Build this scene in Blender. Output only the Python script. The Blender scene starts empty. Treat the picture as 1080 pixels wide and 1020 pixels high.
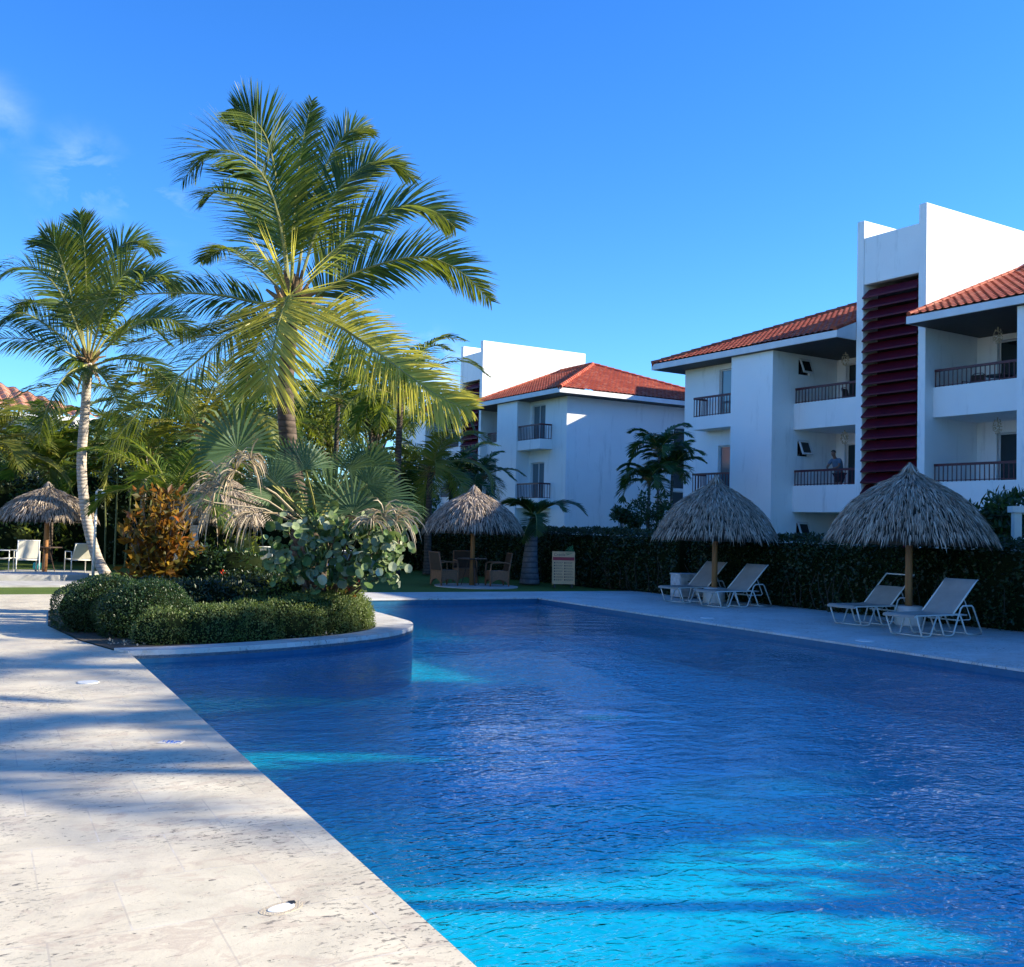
import bpy, math, random
from mathutils import Vector as V, Matrix, Euler
from mathutils.geometry import tessellate_polygon
R = math.radians
sc = bpy.context.scene
COL = sc.collection
rnd = random.Random(7)

# ------------------------------------------------------------------ camera frame
CAMZ = 1.6; FPX = 1083.0; HEAD = R(27.5); PITCH = R(2.5); ROLL = R(1.5)
def ray(px, py):
    x = (px-540)/FPX; y = -(py-510)/FPX
    c, s = math.cos(ROLL), math.sin(ROLL)
    xl = x*c-y*s; yl = x*s+y*c
    f = math.cos(PITCH)-yl*math.sin(PITCH); z = math.sin(PITCH)+yl*math.cos(PITCH)
    return V((xl*math.cos(HEAD)+f*math.sin(HEAD), -xl*math.sin(HEAD)+f*math.cos(HEAD), z))
def G(px, py, z=0.0):
    r = ray(px, py); t = (z-CAMZ)/r.z
    return V((r.x*t, r.y*t, z))
FWD = V((math.sin(HEAD), math.cos(HEAD), 0)); RGT = V((math.cos(HEAD), -math.sin(HEAD), 0)); UP = V((0, 0, 1))
def at(px, py, d):
    r = ray(px, py); k = d/(r.dot(FWD)); return V((0, 0, CAMZ)) + r*k
cam = bpy.data.cameras.new('camera'); co = bpy.data.objects.new('camera', cam); COL.objects.link(co)
co.location = (0, 0, CAMZ)
right = ray(541, 510)-ray(540, 510); upv = ray(540, 509)-ray(540, 510); fw = ray(540, 510)
m = Matrix((right.normalized(), upv.normalized(), -fw.normalized())).transposed()
co.rotation_euler = m.to_euler()
cam.sensor_width = 36; cam.lens = 36*FPX/1080; cam.clip_end = 3000; cam.clip_start = .05
sc.camera = co

# ------------------------------------------------------------------ materials
def newmat(name):
    mt = bpy.data.materials.new(name); mt.use_nodes = True
    nt = mt.node_tree; nt.nodes.clear()
    out = nt.nodes.new('ShaderNodeOutputMaterial')
    return mt, nt, out
def N(nt, t, **kw):
    n = nt.nodes.new(t)
    for k, v in kw.items():
        if k in n.inputs: n.inputs[k].default_value = v
        else: setattr(n, k, v)
    return n
def rgba(c): return (c[0], c[1], c[2], 1)
def ramp(nt, fac, stops, interp='LINEAR'):
    r = nt.nodes.new('ShaderNodeValToRGB'); r.color_ramp.interpolation = interp
    while len(r.color_ramp.elements) < len(stops): r.color_ramp.elements.new(.5)
    for e, (p, c) in zip(r.color_ramp.elements, stops): e.position = p; e.color = rgba(c) if len(c) == 3 else c
    nt.links.new(fac, r.inputs['Fac']); return r
def mixc(nt, fac, a, b, mode='MIX'):
    mx = nt.nodes.new('ShaderNodeMix'); mx.data_type = 'RGBA'; mx.blend_type = mode
    for s, v in ((mx.inputs[0], fac), (mx.inputs[6], a), (mx.inputs[7], b)):
        if hasattr(v, 'is_output'): nt.links.new(v, s)
        elif isinstance(v, (int, float)): s.default_value = v
        else: s.default_value = rgba(v)
    return mx.outputs[2]
def coords(nt, scale=(1, 1, 1), obj=False):
    tc = nt.nodes.new('ShaderNodeTexCoord'); mp = nt.nodes.new('ShaderNodeMapping'); mp.inputs['Scale'].default_value = scale
    if obj: nt.links.new(tc.outputs['Object'], mp.inputs['Vector'])
    else:
        g = nt.nodes.new('ShaderNodeNewGeometry'); nt.links.new(g.outputs['Position'], mp.inputs['Vector'])
    return mp.outputs['Vector']
def noise(nt, vec, scale, detail=6, rough=.55, dist=0):
    n = N(nt, 'ShaderNodeTexNoise'); n.inputs['Scale'].default_value = scale; n.inputs['Detail'].default_value = detail
    n.inputs['Roughness'].default_value = rough; n.inputs['Distortion'].default_value = dist
    nt.links.new(vec, n.inputs['Vector']); return n.outputs['Fac']
def bump(nt, h, strength, dist=.02, normal=None):
    b = N(nt, 'ShaderNodeBump'); b.inputs['Strength'].default_value = strength; b.inputs['Distance'].default_value = dist
    nt.links.new(h, b.inputs['Height'])
    if normal: nt.links.new(normal, b.inputs['Normal'])
    return b.outputs['Normal']
def prin(nt, out, col, rough=.6, spec=.5, metal=0, nrm=None):
    p = N(nt, 'ShaderNodeBsdfPrincipled')
    if hasattr(col, 'is_output'): nt.links.new(col, p.inputs['Base Color'])
    else: p.inputs['Base Color'].default_value = rgba(col)
    if hasattr(rough, 'is_output'): nt.links.new(rough, p.inputs['Roughness'])
    else: p.inputs['Roughness'].default_value = rough
    p.inputs['Specular IOR Level'].default_value = spec; p.inputs['Metallic'].default_value = metal
    if nrm: nt.links.new(nrm, p.inputs['Normal'])
    nt.links.new(p.outputs[0], out.inputs['Surface']); return p
def plain(name, c1, c2=None, scale=6, rough=.6, bmp=0, metal=0, spec=.5, bscale=None, stretch=(1, 1, 1)):
    mt, nt, out = newmat(name)
    vec = coords(nt, stretch, obj=True)
    c2 = c2 or tuple(x*.8 for x in c1)
    f = noise(nt, vec, scale)
    col = ramp(nt, f, [(.35, c1), (.65, c2)]).outputs[0]
    nr = None
    if bmp: nr = bump(nt, noise(nt, vec, bscale or scale*6, 8), bmp, .01)
    prin(nt, out, col, rough, spec, metal, nr); return mt
def leafmat(name, cols, trans=.35, tcol=(.25, .35, .03), rough=.4, spec=.4, big=None):
    mt, nt, out = newmat(name)
    g = nt.nodes.new('ShaderNodeNewGeometry')
    st = [(i/(max(1, len(cols)-1)), c) for i, c in enumerate(cols)]
    col = ramp(nt, g.outputs['Random Per Island'], st).outputs[0]
    if big:
        f = noise(nt, coords(nt), big[0], 3); fr = ramp(nt, f, [(.42, (0, 0, 0)), (.6, (1, 1, 1))]).outputs[0]
        col = mixc(nt, fr, col, big[1])
    p = prin(nt, out, col, rough, spec)
    if trans:
        t = N(nt, 'ShaderNodeBsdfTranslucent'); tc = mixc(nt, .5, col, tcol); nt.links.new(tc, t.inputs['Color'])
        mx = N(nt, 'ShaderNodeMixShader'); mx.inputs[0].default_value = trans
        nt.links.new(p.outputs[0], mx.inputs[1]); nt.links.new(t.outputs[0], mx.inputs[2]); nt.links.new(mx.outputs[0], out.inputs['Surface'])
    return mt
M = {}
def wallmat():
    mt, nt, out = newmat('white_stucco'); vec = coords(nt, (1, 1, 1), True)
    f = noise(nt, vec, .6, 5); c = ramp(nt, f, [(.3, (.88, .88, .86)), (.7, (.82, .82, .81))]).outputs[0]
    v2 = coords(nt, (2.2, 2.2, .35), True); s = noise(nt, v2, 1.3, 9, .7)
    sf = ramp(nt, s, [(.56, (0, 0, 0)), (.78, (.6, .6, .6))]).outputs[0]
    c = mixc(nt, sf, c, (.45, .45, .44))
    prin(nt, out, c, .85, .25, 0, bump(nt, noise(nt, vec, 35, 6), .35, .006)); return mt
M['wall'] = wallmat()
def tilemat():
    mt, nt, out = newmat('clay_roof_tile'); vec = coords(nt, (1, 1, 1), True)
    vo = N(nt, 'ShaderNodeTexVoronoi'); vo.inputs['Scale'].default_value = 3.6; nt.links.new(vec, vo.inputs['Vector'])
    c = ramp(nt, noise(nt, vec, .8, 4), [(.3, (.44, .085, .035)), (.7, (.36, .062, .03))]).outputs[0]
    sep = N(nt, 'ShaderNodeSeparateColor'); nt.links.new(vo.outputs['Color'], sep.inputs[0])
    c2 = ramp(nt, sep.outputs[0], [(0, (.30, .055, .03)), (.5, (.42, .085, .04)), (.85, (.50, .13, .065)), (1, (.5, .2, .12))]).outputs[0]
    c = mixc(nt, .6, c, c2)
    c = mixc(nt, ramp(nt, noise(nt, vec, 5, 8, .7), [(.55, (0, 0, 0)), (.8, (.4, .4, .4))]).outputs[0], c, (.12, .05, .04))
    prin(nt, out, c, .75, .3, 0, bump(nt, noise(nt, vec, 30, 4), .3, .01)); return mt
M['tile'] = tilemat()
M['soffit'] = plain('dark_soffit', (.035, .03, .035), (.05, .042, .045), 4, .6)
M['fascia'] = plain('white_fascia', (.74, .74, .74), (.66, .66, .66), 2, .7)
M['louvre'] = plain('maroon_louvre', (.115, .006, .018), (.08, .004, .014), 1.5, .55, spec=.3)
M['rail'] = plain('maroon_rail', (.10, .012, .018), (.07, .01, .014), 3, .5)
M['frame'] = plain('window_frame', (.7, .7, .7), (.62, .62, .62), 3, .5)
def glassmat(name, c=(.01, .02, .025), r=.04):
    mt, nt, out = newmat(name); vec = coords(nt, (1, 1, 1), True)
    prin(nt, out, c, r, .9, 0, bump(nt, noise(nt, vec, 1.2, 2), .05, .02)); return mt
M['glass'] = glassmat('dark_window_glass'); M['glass2'] = glassmat('curtained_glass', (.10, .14, .16), .08)
M['curtain'] = plain('curtain', (.5, .52, .5), (.38, .4, .4), 8, .8, stretch=(9, 9, .2))
M['shell'] = plain('capiz_lamp', (.62, .55, .42), (.40, .34, .25), 25, .5, .5)
M['white_metal'] = plain('white_painted_metal', (.72, .71, .66), (.64, .62, .57), 3, .4)
M['sling'] = plain('taupe_sling_fabric', (.36, .31, .26), (.31, .265, .225), 5, .8, .3, bscale=120)
M['white_sling'] = plain('cream_sling_fabric', (.68, .64, .54), (.6, .56, .47), 5, .8, .3, bscale=120)
M['blue_sling'] = plain('blue_grey_sling', (.12, .17, .28), (.10, .14, .24), 5, .8, .3, bscale=120)
M['pot'] = plain('white_plaster', (.62, .62, .6), (.5, .5, .48), 5, .7, .3)
M['wood'] = plain('palapa_post_wood', (.42, .20, .07), (.25, .11, .04), 5, .6, .5, stretch=(3, 3, .3))
M['dark_wood'] = plain('dark_table_wood', (.07, .04, .028), (.045, .03, .02), 6, .5, .3)
M['wicker'] = plain('brown_wicker', (.26, .13, .06), (.15, .07, .035), 40, .6, .8, bscale=90)
M['dark_sling'] = plain('dark_brown_weave', (.06, .035, .022), (.04, .025, .016), 40, .7)
M['concrete'] = plain('pale_concrete', (.48, .46, .42), (.36, .34, .31), 3, .85, .4)
M['box'] = plain('weathered_white_box', (.55, .56, .56), (.33, .34, .34), 9, .6, .2)
M['steel'] = plain('brushed_steel', (.55, .55, .55), (.45, .45, .45), 5, .35, 0, metal=.8)
M['teal'] = plain('teal_cloth', (.02, .38, .36), (.02, .3, .3), 5, .7)
M['plastic_white'] = plain('white_plastic_lid', (.82, .82, .8), (.74, .74, .72), 5, .35)
M['soil'] = plain('planter_soil', (.055, .038, .022), (.10, .08, .05), 9, .95, .8)
M['blue_ink'] = plain('blue_paint', (.02, .10, .42), (.02, .14, .5), 30, .5)
M['black_metal'] = plain('black_metal', (.02, .02, .02), (.03, .03, .03), 5, .4)

def travertine(name, tx=.61, ty=.61, warm=(.60, .53, .39)):
    mt, nt, out = newmat(name); vec = coords(nt)
    br = N(nt, 'ShaderNodeTexBrick'); nt.links.new(vec, br.inputs['Vector'])
    br.offset = .5; br.inputs['Scale'].default_value = 1; br.inputs['Brick Width'].default_value = tx; br.inputs['Row Height'].default_value = ty
    br.inputs['Mortar Size'].default_value = .0045; br.inputs['Mortar Smooth'].default_value = .3; br.inputs['Bias'].default_value = 0
    br.inputs['Color1'].default_value = (0, 0, 0, 1); br.inputs['Color2'].default_value = (1, 1, 1, 1); br.inputs['Mortar'].default_value = (.5, .5, .5, 1)
    nz = noise(nt, vec, 2.2, 9, .62, .6)
    c = ramp(nt, nz, [(.28, tuple(x*.80 for x in warm)), (.5, warm), (.72, tuple(min(.8, x*1.16) for x in warm))]).outputs[0]
    # pinkish veins stretched along x
    v2 = coords(nt, (1.0, 1.9, 1)); ve = noise(nt, v2, 3.4, 10, .7, 1.2)
    vf = ramp(nt, ve, [(.52, (0, 0, 0)), (.60, (.6, .6, .6)), (.68, (0, 0, 0))]).outputs[0]
    c = mixc(nt, vf, c, (.46, .36, .27))
    c = mixc(nt, .05, c, br.outputs['Color'], 'OVERLAY'); c = mixc(nt, mixc(nt, 1.0, (.38, .38, .38), br.outputs['Fac'], 'MULTIPLY'), c, (.25, .21, .17))
    # pits
    v3 = coords(nt, (1.5, 3.2, 1)); pz = noise(nt, v3, 12, 6, .62, .9)
    area = noise(nt, vec, .8, 3)
    af = ramp(nt, area, [(.45, (0, 0, 0)), (.62, (1, 1, 1))]).outputs[0]
    pf = ramp(nt, pz, [(.33, (1, 1, 1)), (.35, (0, 0, 0))]).outputs[0]
    pf2 = ramp(nt, pz, [(.405, (1, 1, 1)), (.43, (0, 0, 0))]).outputs[0]
    pit = mixc(nt, af, pf, pf2)
    c = mixc(nt, pit, c, (.13, .115, .095))
    # stains
    sz = noise(nt, vec, .55, 6, .6); c = mixc(nt, ramp(nt, sz, [(.52, (0, 0, 0)), (.75, (.5, .5, .5))]).outputs[0], c, (.38, .36, .33))
    # pale grout, broken up
    gm = mixc(nt, ramp(nt, noise(nt, vec, 3.5, 5), [(.50, (.08, .08, .08)), (.64, (.5, .5, .5))]).outputs[0], (0, 0, 0), br.outputs['Fac'])
    c = mixc(nt, gm, c, (.74, .70, .64))
    h = mixc(nt, pit, nz, (0, 0, 0)); nr = bump(nt, h, .35, .012)
    nr = bump(nt, noise(nt, vec, 60, 5), .25, .004, nr)
    rg = ramp(nt, nz, [(.3, (.45,)*3), (.7, (.75,)*3)]).outputs[0]
    prin(nt, out, c, rg, .4, 0, nr); return mt
M['deck'] = travertine('travertine_paving')
M['deck2'] = travertine('travertine_paving_grey', .61, .61, (.56, .54, .50))
def grassmat():
    mt, nt, out = newmat('lawn_grass'); vec = coords(nt)
    a = noise(nt, vec, .5, 4); b = noise(nt, coords(nt, (1, 1, 1)), 28, 6, .7)
    c = ramp(nt, a, [(.3, (.060, .115, .018)), (.7, (.10, .155, .025))]).outputs[0]
    c = mixc(nt, ramp(nt, b, [(.4, (0, 0, 0)), (.7, (.7, .7, .7))]).outputs[0], c, (.16, .20, .045))
    prin(nt, out, c, .9, .2, 0, bump(nt, b, .9, .05)); return mt
M['grass'] = grassmat()
def poolmat(name, c1, c2, tile=.25):
    mt, nt, out = newmat(name); vec = coords(nt)
    f = noise(nt, vec, .35, 4); c = ramp(nt, f, [(.3, c1), (.7, c2)]).outputs[0]
    vo = N(nt, 'ShaderNodeTexVoronoi'); vo.distance = 'CHEBYCHEV'; vo.inputs['Scale'].default_value = 20; vo.inputs['Randomness'].default_value = 0; nt.links.new(vec, vo.inputs['Vector'])
    sep = N(nt, 'ShaderNodeSeparateColor'); nt.links.new(vo.outputs['Color'], sep.inputs[0])
    c = mixc(nt, mixc(nt, .35, (0, 0, 0), sep.outputs[0]), c, tuple(x*.6 for x in c1))
    prin(nt, out, c, .4, .4); return mt
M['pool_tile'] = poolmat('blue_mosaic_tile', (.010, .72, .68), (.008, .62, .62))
M['pool_side'] = poolmat('darkened_side_tile', (.012, .28, .42), (.01, .24, .38))  # side tile darkened to hold down the sunlit look of the submerged wall
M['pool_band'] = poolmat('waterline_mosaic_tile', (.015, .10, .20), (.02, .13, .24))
def watermat():
    mt, nt, out = newmat('pool_water')
    vec = coords(nt, (1, 1, 1))
    v2 = coords(nt, (.8, 1.2, 1)); v2n = v2
    n1 = noise(nt, v2, 1.9, 2, .4, .4); n2 = noise(nt, v2, 6.5, 1, .4, 1.6); n3 = noise(nt, v2, 17, 1, .4, 1.2)
    amp = ramp(nt, noise(nt, vec, .22, 2), [(.38, (.25,)*3), (.60, (1, 1, 1))]).outputs[0]
    n2 = mixc(nt, amp, (.5, .5, .5), n2); n3 = mixc(nt, amp, (.5, .5, .5), n3)
    nr = bump(nt, n1, 1, .030); nr = bump(nt, n2, 1, .024, nr); nr = bump(nt, n3, 1, .013, nr)
    ge = N(nt, 'ShaderNodeNewGeometry'); dt = N(nt, 'ShaderNodeVectorMath'); dt.operation = 'DOT_PRODUCT'; nt.links.new(ge.outputs['Incoming'], dt.inputs[0]); nt.links.new(nr, dt.inputs[1])
    def mth(op, a, b_=None):
        n_ = N(nt, 'ShaderNodeMath'); n_.operation = op
        for k_, v_ in enumerate((a, b_)):
            if v_ is None: continue
            if hasattr(v_, 'is_output'): nt.links.new(v_, n_.inputs[k_])
            else: n_.inputs[k_].default_value = v_
        return n_
    ab = mth('ABSOLUTE', dt.outputs['Value']); om = mth('SUBTRACT', 1.0, ab.outputs[0]); om.use_clamp = True
    p5 = mth('POWER', om.outputs[0], 5.0); sc_ = mth('MULTIPLY', p5.outputs[0], .98); fr = mth('ADD', sc_.outputs[0], .02)
    gl = N(nt, 'ShaderNodeBsdfGlossy'); gl.inputs['Roughness'].default_value = .0; gl.inputs['Color'].default_value = (.85, .97, 1, 1); nt.links.new(nr, gl.inputs['Normal'])
    tint = (.07, .80, .97, 1)
    rf = N(nt, 'ShaderNodeBsdfRefraction'); rf.inputs['IOR'].default_value = 1.33; rf.inputs['Roughness'].default_value = 0; rf.inputs['Color'].default_value = tint; nt.links.new(nr, rf.inputs['Normal'])
    tr = N(nt, 'ShaderNodeBsdfTransparent'); tr.inputs['Color'].default_value = tint
    m1 = N(nt, 'ShaderNodeMixShader'); m1.inputs[0].default_value = .86
    nt.links.new(rf.outputs[0], m1.inputs[1]); nt.links.new(tr.outputs[0], m1.inputs[2])
    m2 = N(nt, 'ShaderNodeMixShader'); nt.links.new(fr.outputs[0], m2.inputs[0]); nt.links.new(m1.outputs[0], m2.inputs[1]); nt.links.new(gl.outputs[0], m2.inputs[2])
    nt.links.new(m2.outputs[0], out.inputs['Surface']); return mt
M['water'] = watermat()
# foliage
M['coco'] = leafmat('coconut_leaf', [(.018, .05, .010), (.035, .078, .012), (.06, .11, .016), (.14, .18, .025), (.026, .062, .010)], .42, (.42, .48, .03), .42, .45)
M['coco_pale'] = leafmat('sunlit_yellow_coconut_leaf', [(.30, .32, .05), (.44, .43, .09), (.56, .50, .12)], .5, (.8, .72, .08), .45, .35)  # lower frond leaf, brightened in colour to look sunlit
M['coco_y'] = leafmat('olive_coconut_leaf', [(.10, .13, .02), (.17, .19, .03), (.24, .22, .04)], .4, (.5, .46, .04), .45, .4)
M['coco_d'] = leafmat('dark_palm_leaf', [(.02, .05, .012), (.035, .075, .015), (.055, .10, .02)], .25, (.12, .22, .02), .45, .4)
M['areca'] = leafmat('areca_leaf', [(.018, .05, .014), (.03, .08, .018), (.06, .12, .02)], .25, (.12, .22, .02), .45, .4)
M['rachis'] = plain('palm_rachis', (.28, .27, .07), (.2, .19, .05), 4, .5)
M['boot'] = plain('palm_leaf_base', (.27, .17, .07), (.12, .07, .03), 6, .8, .8)
M['dryleaf'] = leafmat('dry_palm_leaf', [(.42, .33, .21), (.30, .22, .13), (.55, .46, .33), (.20, .14, .08)], .2, (.5, .4, .2), .7, .2)
def barkmat(name, c1, c2, rings=9):
    mt, nt, out = newmat(name)
    vec = coords(nt, (1, 1, 1), True); w = N(nt, 'ShaderNodeTexWave'); w.bands_direction = 'Z'; w.inputs['Scale'].default_value = rings/3.; w.inputs['Distortion'].default_value = 1.2; w.inputs['Detail'].default_value = 3; nt.links.new(vec, w.inputs['Vector'])
    n = noise(nt, vec, 7, 8, .65); c = ramp(nt, n, [(.3, c1), (.65, c2)]).outputs[0]
    wf = ramp(nt, w.outputs['Fac'], [(.0, (1, 1, 1)), (.22, (0, 0, 0))]).outputs[0]
    c = mixc(nt, wf, c, tuple(x*.7 for x in c2))
    sp = ramp(nt, noise(nt, vec, 3.5, 3, .4), [(.68, (0, 0, 0)), (.74, (.8, .8, .8))]).outputs[0]
    c = mixc(nt, sp, c, (.07, .055, .045))
    nr = bump(nt, w.outputs['Fac'], .5, .02); nr = bump(nt, n, .5, .02, nr)
    prin(nt, out, c, .85, .2, 0, nr); return mt
M['bark'] = barkmat('pale_palm_bark', (.52, .45, .38), (.38, .32, .27))
M['bark_d'] = barkmat('brown_palm_bark', (.15, .11, .085), (.07, .052, .04))
M['bark_g'] = barkmat('grey_palm_bark', (.22, .22, .22), (.12, .12, .13), 6)
M['branch'] = plain('branch_bark', (.16, .12, .08), (.09, .07, .05), 8, .9, .6)
M['hedge_stem'] = plain('dark_hedge_stem', (.06, .045, .03), (.035, .027, .02), 8, .9)
M['bamboo'] = plain('cane_stem', (.16, .17, .05), (.09, .11, .04), 3, .5)
M['thatch'] = leafmat('grey_thatch', [(.15, .115, .085), (.36, .285, .215), (.54, .43, .33), (.22, .17, .125), (.44, .36, .28), (.66, .55, .43)], 0, rough=.85, spec=.15)
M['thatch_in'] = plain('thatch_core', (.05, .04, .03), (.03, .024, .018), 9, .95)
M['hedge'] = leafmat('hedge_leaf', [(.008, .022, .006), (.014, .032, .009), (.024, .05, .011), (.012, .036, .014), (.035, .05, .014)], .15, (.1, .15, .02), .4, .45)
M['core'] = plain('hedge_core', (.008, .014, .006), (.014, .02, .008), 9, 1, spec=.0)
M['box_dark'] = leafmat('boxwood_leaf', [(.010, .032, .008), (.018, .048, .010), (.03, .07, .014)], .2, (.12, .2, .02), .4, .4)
M['box_lit'] = leafmat('low_hedge_leaf', [(.045, .085, .014), (.085, .135, .025), (.17, .21, .06), (.035, .065, .012)], .3, (.3, .38, .05), .45, .4)  # lighter leaf tones, coloured as if sunlit
M['sea_grape'] = leafmat('sea_grape_leaf', [(.03, .08, .02), (.11, .18, .05), (.32, .38, .20), (.025, .065, .018), (.50, .53, .36)], .25, (.3, .4, .06), .6, .25)  # near-white stops colour some leaves as if sunlit
M['croton'] = leafmat('croton_leaf', [(.17, .065, .008), (.04, .055, .010), (.26, .13, .015), (.08, .08, .012), (.36, .23, .025), (.09, .03, .008), (.03, .045, .010), (.28, .085, .010)], .3, (.6, .25, .02), .5, .2)
M['fan'] = leafmat('fan_palm_leaf', [(.05, .10, .04), (.085, .145, .06), (.035, .075, .03), (.12, .18, .09)], .25, (.2, .3, .06), .55, .25)
M['tree1'] = leafmat('broad_leaf', [(.014, .036, .008), (.03, .062, .011), (.06, .10, .015)], .3, (.25, .35, .03), .45, .35)
M['tree2'] = leafmat('feathery_leaf', [(.04, .08, .03), (.075, .12, .05), (.11, .15, .065)], .3, (.3, .4, .1), .5, .3)
M['red'] = leafmat('red_petals', [(.6, .03, .02), (.7, .07, .03)], .3, (.8, .1, .05), .5, .3)
M['bush_y'] = leafmat('yellow_green_leaf', [(.08, .12, .015), (.16, .19, .025), (.035, .07, .010)], .35, (.4, .45, .04), .4, .4)

# ------------------------------------------------------------------ mesh builder
class MB:
    def __init__(s, o=(0, 0, 0)): s.v = []; s.f = []; s.o = V(o); s.sm = False
    def add(s, vs, fs):
        n = len(s.v); s.v.extend([V(p)-s.o for p in vs]); s.f.extend([tuple(i+n for i in f) for f in fs])
    def box(s, x0, x1, y0, y1, z0, z1, mat=None):
        vs = [V((x, y, z)) for z in (z0, z1) for x, y in ((x0, y0), (x1, y0), (x1, y1), (x0, y1))]
        if mat: vs = [mat @ p for p in vs]
        s.add(vs, [(3, 2, 1, 0), (4, 5, 6, 7), (0, 1, 5, 4), (1, 2, 6, 5), (2, 3, 7, 6), (3, 0, 4, 7)])
    def prism(s, poly, z0, z1, caps=True):
        n = len(poly); vs = [V((p[0], p[1], z0)) for p in poly]+[V((p[0], p[1], z1)) for p in poly]
        fs = [(i, (i+1) % n, n+(i+1) % n, n+i) for i in range(n)]
        if caps:
            tri = tessellate_polygon([[V((p[0], p[1], 0)) for p in poly]])
            for t in tri: fs.append(tuple(n+i for i in t)); fs.append(tuple(reversed(t)))
        s.add(vs, fs)
    def sheet(s, poly, z):
        tri = tessellate_polygon([[V((p[0], p[1], 0)) for p in poly]])
        fs = []
        for t in tri:
            a, b, c = (V((poly[i][0], poly[i][1], 0)) for i in t)
            fs.append(t if (b-a).cross(c-a).z > 0 else (t[0], t[2], t[1]))
        s.add([V((p[0], p[1], z)) for p in poly], fs)
    def tube(s, pts, rad, n=8, cap=True):
        pts = [V(p) for p in pts]; k = len(pts)
        if not isinstance(rad, (list, tuple)): rad = [rad]*k
        base = len(s.v); ref = None
        for i, p in enumerate(pts):
            t = (pts[min(i+1, k-1)]-pts[max(i-1, 0)])
            t = t.normalized() if t.length > 1e-9 else V((0, 0, 1))
            if ref is None: ref = V((1, 0, 0)) if abs(t.x) < .8 else V((0, 1, 0))
            a = (ref-t*ref.dot(t)).normalized(); b = t.cross(a); ref = a
            for j in range(n):
                an = 2*math.pi*j/n; s.v.append(p+(a*math.cos(an)+b*math.sin(an))*rad[i]-s.o)
        for i in range(k-1):
            for j in range(n):
                s.f.append((base+i*n+j, base+i*n+(j+1) % n, base+(i+1)*n+(j+1) % n, base+(i+1)*n+j))
        if cap:
            s.f.append(tuple(base+j for j in reversed(range(n)))); s.f.append(tuple(base+(k-1)*n+j for j in range(n)))
    def lathe(s, c, prof, n=24):
        base = len(s.v); c = V(c)
        for r, z in prof:
            for j in range(n):
                a = 2*math.pi*j/n; s.v.append(c+V((r*math.cos(a), r*math.sin(a), z))-s.o)
        for i in range(len(prof)-1):
            for j in range(n): s.f.append((base+i*n+j, base+i*n+(j+1) % n, base+(i+1)*n+(j+1) % n, base+(i+1)*n+j))
    def leaf(s, p, d, side, L, w, fold=.15, nrm=None):
        "pointed leaf of four faces, folded at the midrib"
        nrm = nrm or d.cross(side).normalized(); m1 = p+d*L*.45
        s.add([p, m1+side*w*.5+nrm*w*fold, p+d*L, m1-side*w*.5+nrm*w*fold, m1], [(0, 4, 1), (4, 2, 1), (0, 3, 4), (4, 3, 2)])
    def blade(s, p, d, wd, L, w, sag=0, seg=3, taper=True):
        "narrow strip bending under its own weight"
        base = len(s.v); q = V(p); dd = d.normalized(); st = L/seg
        ws = [.55, 1, .75, .08] if seg == 3 else ([.7, 1, .08] if seg == 2 else [.5, .95, 1, .7, .05])
        for i in range(seg+1):
            ww = w*.5*ws[min(i, len(ws)-1)]
            s.v.append(q+wd*ww-s.o); s.v.append(q-wd*ww-s.o)
            q = q+dd*st; dd = (dd+V((0, 0, -sag/seg))).normalized()
        for i in range(seg): s.f.append((base+2*i, base+2*i+1, base+2*i+3, base+2*i+2))
    def build(s, name, mat, parent=None, smooth=False, loc=None):
        me = bpy.data.meshes.new(name); me.from_pydata([tuple(p) for p in s.v], [], s.f); me.update()
        if smooth:
            for p in me.polygons: p.use_smooth = True
        me.materials.append(mat); o = bpy.data.objects.new(name, me); COL.objects.link(o)
        if parent: o.parent = parent
        if loc is not None: o.location = loc
        elif not parent: o.location = s.o
        return o
def tag(o, label=None, cat=None, group=None, kind=None):
    if label: o['label'] = label
    if cat: o['category'] = cat
    if group: o['group'] = group
    if kind: o['kind'] = kind
    return o
def empty(name, loc, rz=0, label=None, cat=None, group=None):
    o = bpy.data.objects.new(name, None); o.empty_display_size = .2; COL.objects.link(o)
    o.location = loc; o.rotation_euler = (0, 0, rz); return tag(o, label, cat, group)
def copytree(o, parent=None):
    c = o.copy(); COL.objects.link(c); c.parent = parent
    for ch in list(o.children): copytree(ch, c)
    return c
def catmull(pts, n):
    P = [pts[0]*2-pts[1]]+list(pts)+[pts[-1]*2-pts[-2]]; out = []
    segs = len(pts)-1
    for i in range(n+1):
        t = i/n*segs; k = min(int(t), segs-1); u = t-k
        a, b, c, d = P[k], P[k+1], P[k+2], P[k+3]
        out.append(.5*((2*b)+(c-a)*u+(2*a-5*b+4*c-d)*u*u+(-a+3*b-3*c+d)*u*u*u))
    return out
def rv(r=rnd): 
    while True:
        p = V((r.uniform(-1, 1), r.uniform(-1, 1), r.uniform(-1, 1)))
        if .05 < p.length < 1: return p.normalized()

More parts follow.
